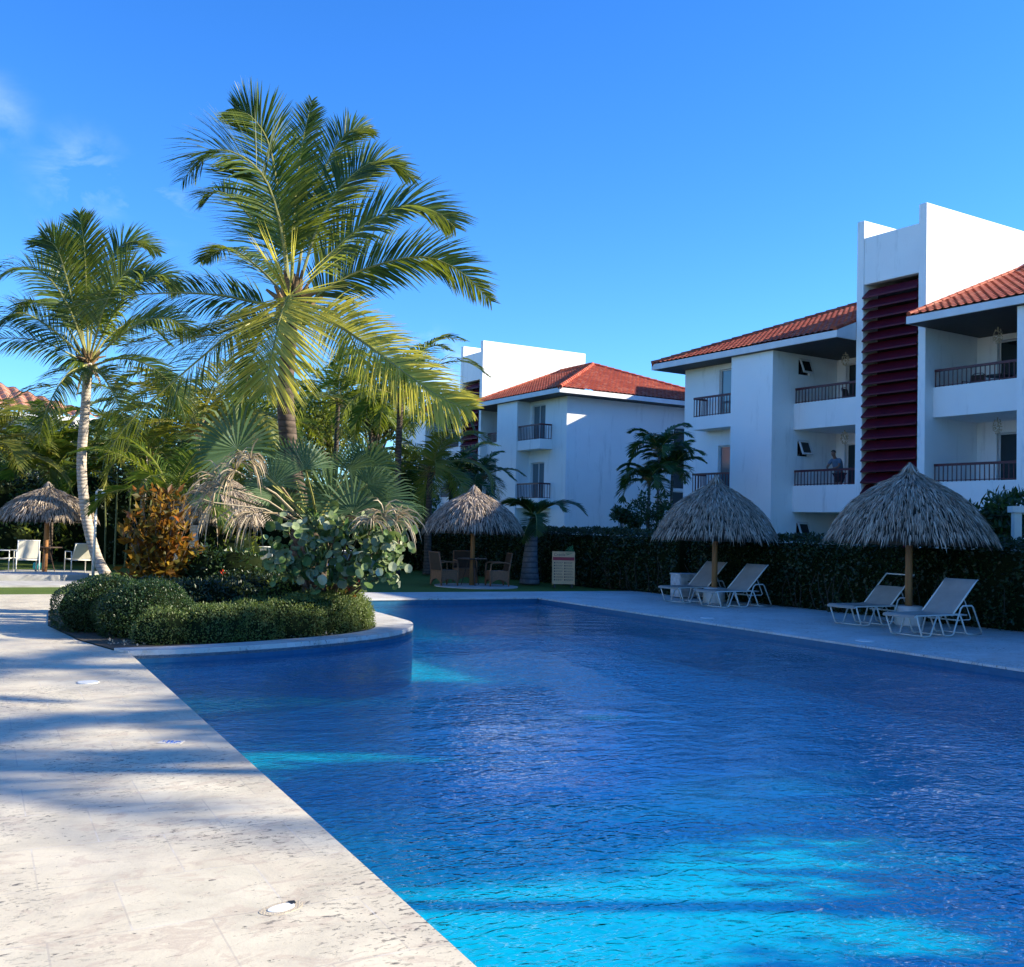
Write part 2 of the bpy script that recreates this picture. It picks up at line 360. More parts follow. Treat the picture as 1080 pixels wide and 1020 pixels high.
# ------------------------------------------------------------------ world and sun
SUN = V((.9135, -.4067, 0)).normalized(); EL = R(24.0)
w = bpy.data.worlds.new('World'); sc.world = w; w.use_nodes = True; nt = w.node_tree; nt.nodes.clear()
sky = N(nt, 'ShaderNodeTexSky'); sky.sky_type = 'NISHITA'; sky.sun_disc = False; sky.sun_elevation = EL
sky.sun_rotation = math.atan2(SUN.x, SUN.y); sky.air_density = 1.0; sky.dust_density = .15; sky.ozone_density = 2.2; sky.altitude = 0
hs = N(nt, 'ShaderNodeHueSaturation'); hs.inputs['Saturation'].default_value = 1.28; hs.inputs['Value'].default_value = 1.15; nt.links.new(sky.outputs[0], hs.inputs['Color'])
tc = N(nt, 'ShaderNodeTexCoord')
def cloud(px, py, size, thr, sc_=6.0, amt=.6, seed=0):
    d = ray(px, py).normalized()
    dp = N(nt, 'ShaderNodeVectorMath'); dp.operation = 'DISTANCE'; nrmz = N(nt, 'ShaderNodeVectorMath'); nrmz.operation = 'NORMALIZE'
    nt.links.new(tc.outputs['Generated'], nrmz.inputs[0]); nt.links.new(nrmz.outputs[0], dp.inputs[0]); dp.inputs[1].default_value = d
    mk = ramp(nt, dp.outputs['Value'], [(0, (1, 1, 1)), (size, (0, 0, 0))], 'EASE')
    mp = N(nt, 'ShaderNodeMapping'); mp.inputs['Scale'].default_value = (1, 1, 1.9); mp.inputs['Location'].default_value = (seed, seed, 0); nt.links.new(nrmz.outputs[0], mp.inputs[0])
    nz = noise(nt, mp.outputs[0], sc_, 7, .6, .4); nr = ramp(nt, nz, [(thr, (0, 0, 0)), (thr+.25, (amt,)*3)])
    return mixc(nt, 1.0, mk.outputs[0], nr.outputs[0], 'MULTIPLY')
c = mixc(nt, 1.0, hs.outputs[0], (.45, .73, 1.12), 'MULTIPLY')
for args in ((-6, 120, .045, .46, 11, .12, 1), (85, 190, .06, .48, 13, .16, 2), (165, 212, .05, .48, 14, .2, 3), (455, 392, .05, .40, 12, .6, 5)):
    c = mixc(nt, cloud(*args), c, (9.0, 9.6, 10.5))
bg = N(nt, 'ShaderNodeBackground'); bg.inputs['Strength'].default_value = .10; nt.links.new(c, bg.inputs['Color'])
wo = N(nt, 'ShaderNodeOutputWorld'); nt.links.new(bg.outputs[0], wo.inputs['Surface'])
sl = bpy.data.lights.new('sun', 'SUN'); sl.energy = 5.0; sl.angle = R(.55); sl.color = (1, .905, .71)
so = bpy.data.objects.new('sun', sl); COL.objects.link(so)
SD = V((SUN.x*math.cos(EL), SUN.y*math.cos(EL), math.sin(EL)))
so.rotation_euler = (-SD).to_track_quat('-Z', 'Y').to_euler(); so.location = SD*60
sc.view_settings.view_transform = 'Standard'; sc.view_settings.look = 'None'; sc.view_settings.exposure = 1.32; sc.view_settings.gamma = 1
sc.render.engine = 'CYCLES'; sc.cycles.max_bounces = 10; sc.cycles.transparent_max_bounces = 16; sc.cycles.transmission_bounces = 8
sc.cycles.sample_clamp_indirect = 6

# ------------------------------------------------------------------ ground, pool, decks
PX0, PX1, PY0, PY1 = 1.67, 11.75, -8.0, 21.1
curve = catmull([V((1.67, 12.95, 0)), V((2.6, 13.02, 0)), V((3.92, 13.38, 0)), V((5.22, 14.04, 0)), V((5.98, 14.8, 0)), V((6.36, 15.6, 0)), V((6.45, 16.4, 0)), V((6.5, 18.2, 0)), V((6.5, 21.1, 0))], 40)
inner = catmull([V((1.55, 13.28, 0)), V((2.5, 13.36, 0)), V((3.75, 13.72, 0)), V((4.9, 14.3, 0)), V((5.5, 15.0, 0)), V((5.75, 16.0, 0)), V((5.9, 18, 0)), V((5.95, 21.1, 0))], 40)
pool = [(PX0, PY0), (PX1, PY0), (PX1, PY1)]+[(p.x, p.y) for p in reversed(curve)]
S = 900.0
import bmesh
def ground():
    bm = bmesh.new(); es = []
    for loop in ([(-S, -S), (S, -S), (S, S), (-S, S)], pool):
        vs = [bm.verts.new((p[0], p[1], -.03)) for p in loop]
        for i in range(len(vs)): es.append(bm.edges.new((vs[i], vs[(i+1) % len(vs)])))
    bmesh.ops.triangle_fill(bm, use_beauty=True, use_dissolve=False, edges=es)
    for f in bm.faces:
        if f.normal.z < 0: f.normal_flip()
    me = bpy.data.meshes.new('lawn'); bm.to_mesh(me); bm.free(); me.materials.append(M['grass'])
    o = bpy.data.objects.new('lawn', me); COL.objects.link(o); tag(o, kind='structure')
ground()
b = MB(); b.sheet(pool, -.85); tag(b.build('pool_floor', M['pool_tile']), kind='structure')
def wallstrip(name, mat, z0, z1, off=0.0):
    b = MB(); n = len(pool)
    for i in range(n):
        p, q = pool[i], pool[(i+1) % n]
        b.add([(p[0], p[1], z0), (q[0], q[1], z0), (q[0], q[1], z1), (p[0], p[1], z1)], [(3, 2, 1, 0)])
    tag(b.build(name, mat), kind='structure')
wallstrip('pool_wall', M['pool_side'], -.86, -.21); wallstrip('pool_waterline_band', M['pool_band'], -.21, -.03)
b = MB(); b.sheet([(PX0+.001, PY0), (PX1-.001, PY0), (PX1-.001, PY1-.001)]+[(p.x+.001, p.y) for p in reversed(curve)], -.125)
tag(b.build('pool_water', M['water']), kind='structure')
b = MB(); b.prism([(-16, -9), (PX0+.02, -9), (PX0+.02, 12.95), (1.55, 13.28), (1.25, 14.5), (1.0, 16.5), (1.15, 19), (1.9, 21), (3.0, 23.15), (-16, 23.15)], -.032, .0)
tag(b.build('pool_deck', M['deck']), kind='structure')
b = MB(); b.prism([(PX1-.02, -9), (17.5, -9), (17.5, 23.1), (3.02, 23.15), (3.02, PY1-.02), (PX1-.02, PY1-.02)], -.032, .0)
tag(b.build('far_pool_deck', M['deck2']), kind='structure')
b = MB(); b.prism([(p.x, p.y) for p in curve]+[(p.x, p.y) for p in reversed(inner)], -.07, .03)
o = b.build('planter_kerb', M['deck2']); tag(o, 'pale curved stone kerb rounding the planted bed at the pool', 'kerb')
mod = o.modifiers.new('bevel', 'BEVEL'); mod.width = .012; mod.segments = 2
b = MB(); b.sheet([(p.x, p.y) for p in inner]+[(3.0, 21.09), (1.9, 21), (1.15, 19), (1.0, 16.5), (1.25, 14.5)], .012)
tag(b.build('planter_soil', M['soil']), kind='structure')
# path slab and low kerb of the second pond on the left lawn
b = MB(); b.prism([(-14, 25.9), (1.8, 25.9), (2.6, 26.3), (2.9, 27.0), (2.6, 27.8), (-14, 27.9)], -.032, .01)
tag(b.build('stone_path', M['concrete']), kind='structure')
b = MB((-5, 28.4, 0)); b.prism([(-14, 28.0), (1.9, 28.0), (2.6, 28.4), (2.7, 29.0), (2.4, 29.6), (-14, 29.8)], -.03, .14)
tag(b.build('stone_kerb', M['concrete']), 'long low stone kerb crossing the lawn before the left palapa', 'kerb')

# small fittings set in the paving
def lid(px, py, r, label, z=.004, ox=1.0):
    p = G(px, py); b = MB(p)
    n = 22; pts = [(p.x+math.cos(2*math.pi*i/n)*r*ox*(1+.05*math.sin(5*i)), p.y+math.sin(2*math.pi*i/n)*r) for i in range(n)]
    b.prism(pts, -.001, z+.004); tag(b.build('skimmer_lid', M['plastic_white']), label, 'lid', 'white lids in the paving')
p = G(297, 958); root = empty('skimmer_lid', p, R(20), 'white worn lid in a hollow of the sunlit near paving', 'lid', 'white lids in the paving')
b = MB(); n = 26; ro_ = [(math.cos(6.283*i/n)*.10*(1+.04*math.sin(3*6.283*i/n)), math.sin(6.283*i/n)*.062*(1+.06*math.sin(2*6.283*i/n+1))) for i in range(n)]
M['mortar'] = plain('sandy_mortar', (.52, .44, .31), (.42, .35, .25), 22, .9, .5); b.prism(ro_, -.002, .0015); b.build('mortar_ring', M['mortar'], root)
b = MB(); b.prism([(x*.62, y*.60) for x, y in ro_], .0015, .004); b.build('lid', M['plastic_white'], root)
b = MB(); b.prism([(.05, .0), (.075, .005), (.085, .03), (.06, .042), (.052, .02)], .0016, .005); b.build('chip', M['black_metal'], root)
lid(93, 720, .10, 'small white lid in the shaded paving left of the pool')
lid(746, 652, .13, 'round white lid on the far deck before the middle loungers')
lid(912, 676, .14, 'round white lid on the far deck before the nearest loungers')
def text(body, size, mat, loc, rot, name='lettering', parent=None, ext=.0015):
    cu = bpy.data.curves.new(name, 'FONT'); cu.body = body; cu.size = size; cu.extrude = ext; cu.align_x = 'CENTER'; cu.align_y = 'CENTER'
    o = bpy.data.objects.new(name, cu); COL.objects.link(o); o.location = loc; o.rotation_euler = rot
    me = bpy.data.meshes.new_from_object(o); bpy.data.objects.remove(o); me.materials.clear(); me.materials.append(mat)
    n = bpy.data.objects.new(name, me); COL.objects.link(n); n.location = loc; n.rotation_euler = rot
    if parent: n.parent = parent
    return n
p = G(180, 783); r_ = empty('depth_marker', (p.x, p.y, 0), R(-27), 'small blue painted depth marker on the paving by the pool', 'depth marker')
b = MB(); b.box(-.085, .085, -.055, .055, .0, .003); b.build('plate', M['deck2'], r_)
text('1.20 m', .05, M['blue_ink'], (0, .02, .0045), (0, 0, 0), 'lettering', r_); text('4 FT', .042, M['blue_ink'], (.01, -.025, .0045), (0, 0, 0), 'lettering', r_)

# ------------------------------------------------------------------ buildings (local frame: x = v across, y = u along)
def corrugated(b, pt, length, smax, tile=.26, course=.36, amp=.045):
    "pt(a, s, h): a along eave, s up slope, h above plane; smax(a) = slope length there"
    na = max(1, int(length/tile))*6; top = max(smax(length*i/40) for i in range(41)); nc = int(top/course)+1
    rows = []
    for k in range(nc):
        for e in (0, 1):
            s0 = (k+e)*course-(0.0 if e else .0); lift = .035*(1-e)
            row = []
            for i in range(na+1):
                a = length*i/na; sm = smax(a); s = min(s0, sm)
                h = amp*(.5+.5*math.cos(2*math.pi*a/tile))**.8+lift
                row.append(pt(a, s, h))
            rows.append(row)
    base = len(b.v)
    for row in rows: b.v.extend([V(p)-b.o for p in row])
    W_ = na+1
    for k in range(len(rows)-1):
        for i in range(na):
            q = (base+k*W_+i, base+k*W_+i+1, base+(k+1)*W_+i+1, base+(k+1)*W_+i)
            a0 = (b.v[q[1]]-b.v[q[0]]).cross(b.v[q[3]]-b.v[q[0]]).length+(b.v[q[3]]-b.v[q[2]]).cross(b.v[q[1]]-b.v[q[2]]).length
            if a0 > 1e-6: b.f.append(q)
EV0, EV1, RV, RZ, EZ, SLP = 27.05, 39.7, 33.375, 11.03, 8.5, .4
def wallplane(b, axis, c, thick, a0, a1, z0, z1, holes=()):
    "axis 'v': plane at v=c spanning u a0..a1 ; axis 'u': plane at u=c spanning v"
    As = sorted({a0, a1, *[h[0] for h in holes], *[h[1] for h in holes]}); Zs = sorted({z0, z1, *[h[2] for h in holes], *[h[3] for h in holes]})
    def P(a, z, c_): return (c_, a, z) if axis == 'v' else (a, c_, z)
    def inh(a, z): return any(h[0] < a < h[1] and h[2] < z < h[3] for h in holes)
    for i in range(len(As)-1):
        for j in range(len(Zs)-1):
            if inh((As[i]+As[i+1])/2, (Zs[j]+Zs[j+1])/2): continue
            for cc in (c, c+thick): b.add([P(As[i], Zs[j], cc), P(As[i+1], Zs[j], cc), P(As[i+1], Zs[j+1], cc), P(As[i], Zs[j+1], cc)], [(0, 1, 2, 3)])
    for (p, q, r, s) in [(a0, a1, z0, z1)]+[tuple(h) for h in holes]:
        for e in (((p, r), (q, r)), ((q, r), (q, s)), ((q, s), (p, s)), ((p, s), (p, r))):
            b.add([P(*e[0], c), P(*e[1], c), P(*e[1], c+thick), P(*e[0], c+thick)], [(0, 1, 2, 3)])
def railing(par, o, pts, z0, z1, name='railing'):
    b = MB(o)
    for (p, q) in zip(pts[:-1], pts[1:]):
        p, q = V((*p, 0)), V((*q, 0)); L = (q-p).length; n = max(2, int(L/.15)); d = (q-p)/L
        mt = Matrix.Translation(p) @ Matrix.Rotation(math.atan2(d.y, d.x), 4, 'Z')
        b.box(0, L, -.035, .035, z1-.075, z1, mt); b.box(0, L, -.015, .015, z0+.03, z0+.055, mt)
        for i in range(n+1):
            x = min(max(L*i/n, .012), L-.012); b.box(x-.012, x+.012, -.012, .012, z0, z1-.07, mt)
    return b.build(name, M['rail'], par)
def door(par, o, axis, c, a0, a1, z0, z1, curtain=False, depth=.12, kind='sliding_door', mull=1):
    "frame set back in the reveal, glass behind it"
    b = MB(o); t = .055
    def bx(x0, x1, za, zb, d0, d1):
        if axis == 'v': b.box(c+d0, c+d1, x0, x1, za, zb)
        else: b.box(x0, x1, c+d0, c+d1, za, zb)
    bx(a0+.01, a0+t, z0, z1-.01, depth, depth+.07); bx(a1-t, a1-.01, z0, z1-.01, depth, depth+.07)
    bx(a0+t, a1-t, z1-t, z1-.01, depth, depth+.07); bx(a0+t, a1-t, z0+.002, z0+t, depth, depth+.07)
    for k in range(mull):
        m_ = a0+(a1-a0)*(k+1)/(mull+1); bx(m_-.03, m_+.03, z0+t, z1-t, depth+.005, depth+.06)
    f = b.build(kind, M['frame'], par)
    b = MB(o); bx(a0+t, a1-t, z0+t, z1-t, depth+.03, depth+.04); b.build('pane', M['glass2' if curtain else 'glass'], f)
    return f
def awning(par, o, u, v0, v1, z0, z1, sgn):
    "small top-hung window pushed open, in a wall at u; sgn = side it opens to"
    b = MB(o); t = .06
    b.box(v0, v1, u-.02 if sgn < 0 else u-.06, u+.06 if sgn < 0 else u+.02, z1-.05, z1)
    an = R(22); h = z1-z0-.06
    mt = Matrix.Translation(V((0, u+sgn*.03, z1-.04))) @ Matrix.Rotation(an*(-1 if sgn < 0 else 1), 4, 'X')
    b.box(v0+.03, v0+.03+t, -.02, .02, -h, 0, mt); b.box(v1-.03-t, v1-.03, -.02, .02, -h, 0, mt)
    b.box(v0+.09, v1-.09, -.02, .02, -h, -h+t, mt); b.box(v0+.09, v1-.09, -.02, .02, -t, 0, mt)
    f = b.build('window', M['frame'], par)
    b = MB(o); b.box(v0+.09, v1-.09, -.006, .006, -h+t, -t, mt); b.build('pane', M['glass'], f)
    b = MB(o); b.box(v0+.002, v1-.002, u+(.10 if sgn < 0 else -.12), u+(.12 if sgn < 0 else -.10), z0+.002, z1-.052); b.build('pane', M['glass'], f)
def lantern(par, o, v, u, z):
    b = MB(o); r = random.Random(int(v*10+u*7))
    b.tube([(v, u, z), (v, u, z-.12)], .02, 6)
    for k in range(90):
        th = r.uniform(0, 6.283); t = r.uniform(0, 1); rr = .15*math.sin(.5+2.3*(1-t)*.9)*1.0
        c = V((v+rr*math.cos(th), u+rr*math.sin(th), z-.08-t*.42)); d = V((-math.sin(th), math.cos(th), 0)); nn = V((math.cos(th), math.sin(th), .2))
        s_ = .028; up = nn.cross(d).normalized(); b.add([c+d*s_, c+up*s_, c-d*s_, c-up*s_], [(0, 1, 2, 3)])
    return b.build('lantern', M['shell'], par)
def section(par, o, ue, s, big=3.1, extra=0, lamps=True, endwin=False):
    "one wing leaving the stair tower at u=ue in direction s; returns its end"
    A = lambda a: ue+s*a
    def rng(a, c): return (min(A(a), A(c)), max(A(a), A(c)))
    wl = MB(o); a = 0.0; bays = [('B', big), ('K', 2.1)]
    for _ in range(extra): bays += [('B', 3.1), ('K', 2.1)]
    bays.append(('R', 3.5)); first = True
    for kd, wd in bays:
        u0, u1 = rng(a, a+wd)
        if kd == 'B':
            # doors in the back wall, toward the far side of the bay from the tower
            if s > 0: dr = (u1-1.9, u1-.4) 
            else: dr = (u1-2.2, u1-.7)
            holes = [(dr[0], dr[1], fl, fl+2.08) for fl in (0.02, 3.0, 6.0)]
            wallplane(wl, 'v', 30.7, .2, u0, u1, 0, 8.26, holes)
            for fl in (0.02, 3.0, 6.0): door(par, o, 'v', 30.7, dr[0], dr[1], fl, fl+2.08, fl == 0.02)
            for fl in (3.0, 6.0):
                bb = MB(o); bb.box(28.402, 30.698, u0+.002, u1-.002, fl-.545, fl); bb.box(28.402, 28.55, u0+.002, u1-.002, fl, fl+.41)
                bb.box(28.39, 28.402, (u0+u1)/2-.03, (u0+u1)/2+.03, fl-.06, fl)
                bo = bb.build('balcony', M['wall'], par); railing(bo, o, [(28.47, u0+.03), (28.47, u1-.03)], fl+.41, fl+.98)
            if lamps:
                for z in (8.262, 5.44): lantern(par, o, 29.5, u0+1.7 if s > 0 else u1-1.5, z)
        if kd == 'K':
            nearside = u0 if s > 0 else u1   # face toward the tower
            farside = u1 if s > 0 else u0
            wallplane(wl, 'v', 27.3, .18, u0, u1, 0, 8.26)
            hol = [(28.62, 29.22, fl+1.52, fl+2.12) for fl in (0, 3.0, 6.0)]
            wallplane(wl, 'u', nearside, .18*s, 27.482, 30.698, 0, 8.26, hol)
            for h in hol: awning(par, o, nearside, h[0], h[1], h[2], h[3], -s)
            nxt = bays[bays.index((kd, wd))+1] if (kd, wd) in bays else None
            wallplane(wl, 'u', farside, -.18*s, 27.482, 30.698, 0, 8.26)
        if kd == 'R':
            d0, d1 = rng(a+.2, a+1.5)
            holes = [(d0, d1, fl, fl+2.05) for fl in (.02, 3.0, 6.0)]
            wallplane(wl, 'v', 28.1, .2, u0, u1, 0, 8.26, holes)
            for fl in (.02, 3.0, 6.0): door(par, o, 'v', 28.1, d0, d1, fl, fl+2.05, True, .08)
            b0, b1 = rng(a+.002, a+2.22)
            for fl in (3.0, 6.0):
                bb = MB(o); bb.box(27.36, 28.098, b0, b1, fl-.34, fl)
                e = b1 if s > 0 else b0
                bb.box(27.36, 27.46, b0, b1, fl, fl+.16); bb.box(27.462, 28.098, min(e, e-s*.1), max(e, e-s*.1), fl, fl+.16)
                bo = bb.build('balcony', M['wall'], par); g0 = rng(a+.03, a+2.17)
                inn, outr = (g0[0], g0[1]) if s > 0 else (g0[1], g0[0])
                railing(bo, o, [(27.41, inn), (27.41, outr), (28.06, outr)], fl+.16, fl+.94)
            ew = A(a+wd)
            hol = [(34.9, 35.9, z, z+1.9) for z in (.6, 2.75, 4.9)] if endwin else []
            hol = [(34.9, 35.9, .5, 2.1), (34.9, 35.9, 2.2, 3.8), (34.9, 35.9, 3.9, 5.5), (34.9, 35.9, 5.6, 7.2)] if endwin else []
            wallplane(wl, 'u', ew, -.2*s, 28.302, 38.5, 0, 8.26, hol)
            for h in hol: door(par, o, 'u', ew, h[0], h[1], h[2], h[3], False, .03 if s < 0 else -.1, 'window', 0)
        a += wd
    u0, u1 = rng(0, a)
    wallplane(wl, 'v', 38.502, .2, u0, u1, 0, 8.26)
    wl.build('wall', M['wall'], par)
    # roof
    L = a+.9; hip = RV-EV0
    b = MB(o)
    r = math.sqrt(1+SLP*SLP); nv = V((-SLP, 0, 1))/r
    sm = lambda q: min(hip, max(0.0, L-q))*r
    corrugated(b, lambda q, ss, h: (EV0+ss/r-SLP*h/r, A(q), EZ+SLP*ss/r+h/r), L, sm)
    corrugated(b, lambda q, ss, h: (EV1-ss/r+SLP*h/r, A(q), EZ+SLP*ss/r+h/r), L, sm)
    hw = EV1-EV0
    corrugated(b, lambda q, ss, h: (EV0+q, A(L-ss/r+SLP*h/r), EZ+SLP*ss/r+h/r), hw, lambda q: min(q, hw-q)*r)
    ro = b.build('roof', M['tile'], par)
    c_ = MB(o); ap = V((RV, A(L-hip), RZ+.03))
    for ev in (EV0, EV1):
        st = V((ev, A(L), EZ+.03)); n = 22
        for k in range(n): c_.tube([st+(ap-st)*(k/n), st+(ap-st)*((k+1.08)/n)], [.13, .10], 8)
    n = int((L-hip)/.4)
    for k in range(n): c_.tube([V((RV, A(0)+(ap.y-A(0))*k/n, RZ+.05)), V((RV, A(0)+(ap.y-A(0))*(k+1.08)/n, RZ+.05))], [.13, .11], 8)
    # verge caps at the tower end
    for ev, sg in ((EV0, 1), (EV1, -1)):
        n = 16; yv = A(.09)
        for k in range(n):
            p0 = V((ev+sg*hip*k/n, yv, EZ+SLP*hip*k/n+.06)); p1 = V((ev+sg*hip*(k+1.08)/n, yv, EZ+SLP*hip*(k+1.08)/n+.06)); c_.tube([p0, p1], [.085, .07], 8)
    c_.build('ridge_cap', M['tile'], ro)
    f = MB(o); e0, e1 = rng(0, L)
    f.box(EV0, EV0+.07, e0, e1, 8.27, 8.5); f.box(EV1-.07, EV1, e0, e1, 8.27, 8.5)
    ee = A(L); f.box(EV0+.07, EV1-.07, min(ee, ee-s*.07), max(ee, ee-s*.07), 8.27, 8.5)
    # gable triangle beside the tower
    g0 = A(.0); g1 = A(.06)
    for (va, vb, za, zb) in ((EV0+.07, 28.0, 8.27, None),):
        f.add([(EV0+.07, g0, 8.27), (28.0, g0, 8.27), (28.0, g0, 8.5+SLP*.95), (EV0+.07, g0, 8.5+SLP*.07), (EV0+.07, g1, 8.27), (28.0, g1, 8.27), (28.0, g1, 8.5+SLP*.95), (EV0+.07, g1, 8.5+SLP*.07)],
              [(0, 1, 2, 3), (7, 6, 5, 4), (0, 4, 5, 1), (3, 2, 6, 7)])
    f.build('fascia', M['fascia'], ro)
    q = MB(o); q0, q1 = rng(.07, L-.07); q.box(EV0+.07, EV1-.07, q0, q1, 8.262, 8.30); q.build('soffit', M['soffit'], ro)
    return A(a)
def tower(par, o, u0, u1):
    b = MB(o); F = .28
    b.box(28.0, 35.1, u0, u0+F, 0, 12.3); b.box(28.0, 35.1, u1-F, u1, 0, 12.3)
    b.box(28.03, 28.28, u0+F, u1-F, 10.1, 11.7); b.box(34.9, 35.08, u0+F, u1-F, 0, 11.7); b.box(28.28, 34.9, u0+F, u1-F, 10.9, 11.05)
    t = b.build('tower', M['wall'], par); mod = t.modifiers.new('bevel', 'BEVEL'); mod.width = .015; mod.segments = 1
    b = MB(o); b.box(28.75, 28.8, u0+F, u1-F, 0, 10.1); b.build('backing', M['soffit'], t)  # dark panel stands for the unlit interior behind the slats
    z = 9.96
    while z > .6:
        b = MB(o); th = .03
        p = [V((28.26, 0, z)), V((27.92, 0, z-.31))]
        vs = []
        for y in (u0+F+.012, u1-F-.012):
            vs += [V((p[0].x, y, p[0].z)), V((p[1].x, y, p[1].z)), V((p[1].x, y, p[1].z-.045)), V((p[1].x+.05, y, p[1].z-.045)), V((p[0].x, y, p[0].z-.04))]
        b.add(vs, [(0, 1, 2, 3, 4), (9, 8, 7, 6, 5), (0, 5, 6, 1), (1, 6, 7, 2), (2, 7, 8, 3), (3, 8, 9, 4), (4, 9, 5, 0)])
        b.build('louvre_slat', M['louvre'], t); z -= .365
def rot(phi_off): return R(phi_off)
def BL(v, u, z, ang=4.4):
    a = R(ang); return V((v*math.cos(a)-u*math.sin(a), v*math.sin(a)+u*math.cos(a), z))
def building(ang, t0, t1, label, extra_near=0, big_near=3.1, endwin=False, lamps=True):
    o = V((28, (t0+t1)/2, 0)); wp = BL(o.x, o.y, 0, ang)
    root = empty('apartment_building', wp, R(ang), label, 'building', 'white three storey apartment buildings')
    tower(root, o, t0, t1)
    section(root, o, t1, 1, lamps=lamps); section(root, o, t0, -1, big_near, extra_near, lamps, endwin)
    return root, o
B1, o1 = building(4.4, 20.5, 23.2, 'white apartment building at right with maroon louvred stair tower and open balconies', 3, 3.5)  # unseen extra bays lengthen the near wing to shade the deck
B3, o3 = building(3.0, 51.2, 53.9, 'farther white apartment building in the centre with hipped red tile roof', 0, 3.1, True)
# connecting wing behind the far building, rising on the right of its end wall
b = MB(o3); b.box(36.2, 44, 33.5, 42.45, 0, 10.35); b.build('wall', M['wall'], B3)
b = MB(o3); b.prism([(35.7, 33.0), (44.5, 33.0), (44.5, 42.3), (35.7, 42.3)], 10.35, 10.6); b.build('fascia', M['fascia'], B3)
# unseen neighbour block added on the right for the shadows it throws
B0, o0 = building(4.4, -22.0, -19.3, 'unseen white apartment building added at right behind the camera for its shadows', 0, 3.1, lamps=False)
B4, o4 = building(184.4, -16.0, -13.3, 'unseen white apartment building added left of the pool to bounce sunlight', 1, 3.1, lamps=False)  # unseen block added so its sunlit front bounces light across the pool
# distant building with tiled roof, far left
bl = empty('distant_building', (-1.6, 59, -1.1), R(8), 'distant building with a ribbed terracotta roof showing above the palms at far left', 'building')
b = MB(); b.box(-14, 6.5, 0, 12, 0, 7.9); b.build('wall', M['wall'], bl)
b = MB(); r_ = math.sqrt(1+.16)
corrugated(b, lambda q, ss, h: (-15+q, -1+ss/r_-.4*h/r_, 8.0+.4*ss/r_+h/r_), 22.5, lambda q: min(7, q+.01, 22.5-q+.01)*r_, .62, .7, .15)
M['tile_pale'] = plain('faded_roof_tile', (.50, .27, .17), (.38, .15, .09), 3, .8, .3)
b.build('roof', M['tile_pale'], bl)
b = MB(); b.box(-15, 7.5, -1, -.9, 7.75, 8.0); b.build('fascia', M['fascia'], bl)
for x in (-11, -7, -3, 1, 4.5):
    b = MB(); b.box(x, x+1.4, -.04, .0, 5.2, 7.0); f = b.build('window', M['frame'], bl); b = MB(); b.box(x+.1, x+1.3, -.06, -.042, 5.3, 6.9); b.build('pane', M['glass'], f)

# ------------------------------------------------------------------ palapas
def palapa(px, py, rad, htop, hedge_, label, pot=True, seed=1, loc=None, postr=.065, nb=4200, lean=0):
    p = loc or G(px, py); r = random.Random(seed)
    root = empty('thatched_palapa', p, 0, label, 'parasol', 'thatched palapas')
    b = MB(); b.tube([(0, 0, 0), (.01, .01, htop*.5), (lean, 0, htop-.15)], [postr*1.1, postr, postr*.9], 12); b.build('post', M['wood'], root, True)
    if pot:
        b = MB(); b.lathe((0, 0, 0), [(.0, 0), (.24, 0), (.25, .02), (.25, .34), (.235, .36), (.07, .36)], 28); b.build('base', M['pot'], root, True)
    def prof(t):   # t 0 apex -> 1 eave : radius, height
        rr = rad*t; z = htop-.05-(htop-.05-hedge_)*(t*.62+.38*t**4.5); return rr, z
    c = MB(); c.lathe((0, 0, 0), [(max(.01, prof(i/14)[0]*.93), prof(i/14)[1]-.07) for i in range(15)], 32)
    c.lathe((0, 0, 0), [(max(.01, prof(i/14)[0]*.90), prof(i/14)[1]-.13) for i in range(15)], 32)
    c.build('dark_inner_cone', M['thatch_in'], root)  # solid dark cone added under the thatch blades
    b = MB()
    for k in range(int(nb*1.7)):
        t = r.random()**.55; t = min(t, 1); th = r.uniform(0, 2*math.pi); rr, z = prof(t); r2, z2 = prof(min(1, t+.05)+.0)
        d = V((math.cos(th)*(r2-rr+.001), math.sin(th)*(r2-rr+.001), z2-z))
        if t > .94: d = V((math.cos(th)*.03, math.sin(th)*.03, -.05))
        d = d.normalized()+V((math.cos(th), math.sin(th), 0))*r.uniform(-.02, .16)+rv(r)*.17
        wd = V((-math.sin(th), math.cos(th), r.uniform(-.3, .3)))*.6+rv(r)*.5
        L = r.uniform(.09, .27); b.blade(V((rr*math.cos(th), rr*math.sin(th), z+r.uniform(-.03, .04))), d, wd.normalized(), L, r.uniform(.008, .024), .35 if t < .9 else .8, 2)
    for k in range(60):
        th = r.uniform(0, 6.283); b.blade(V((0, 0, htop+.08))+rv(r)*.03, V((math.cos(th), math.sin(th), -.9)), V((-math.sin(th), math.cos(th), 0)), .3, .03, .5, 2)
    b.build('thatch', M['thatch'], root)
    return root
palapa(957, 655, 1.47, 2.92, 1.62, 'largest thatched palapa beside the nearest pair of loungers at right', True, 1, V((15.42, 13.55, 0)), nb=5600)
palapa(753, 636, 1.38, 2.86, 1.56, 'thatched palapa beside the two loungers and white box', True, 2, V((15.2, 18.94, 0)), nb=5200)
palapa(497.5, 617, 1.36, 2.68, 1.56, 'shaded thatched palapa over the wicker table on the far lawn', False, 3, V((12.29, 25.88, 0)), nb=4600)
palapa(47, 603, 1.34, 2.5, 1.56, 'sunlit thatched palapa on the left lawn over white chairs', False, 4, V((1.82, 32.54, 0)), nb=4200)
palapa(231, 613, 1.32, 2.85, 1.6, 'thatched palapa half hidden behind the croton and fan palm', False, 5, V((5.78, 27.76, 0)), postr=.1, nb=4200)
b = MB((12.3, 25.6, 0)); b.lathe((12.3, 25.6, 0), [(0.0, .0), (1.15, .0), (1.15, -.03)], 32); tag(b.build('paved_circle', M['concrete']), kind='structure')
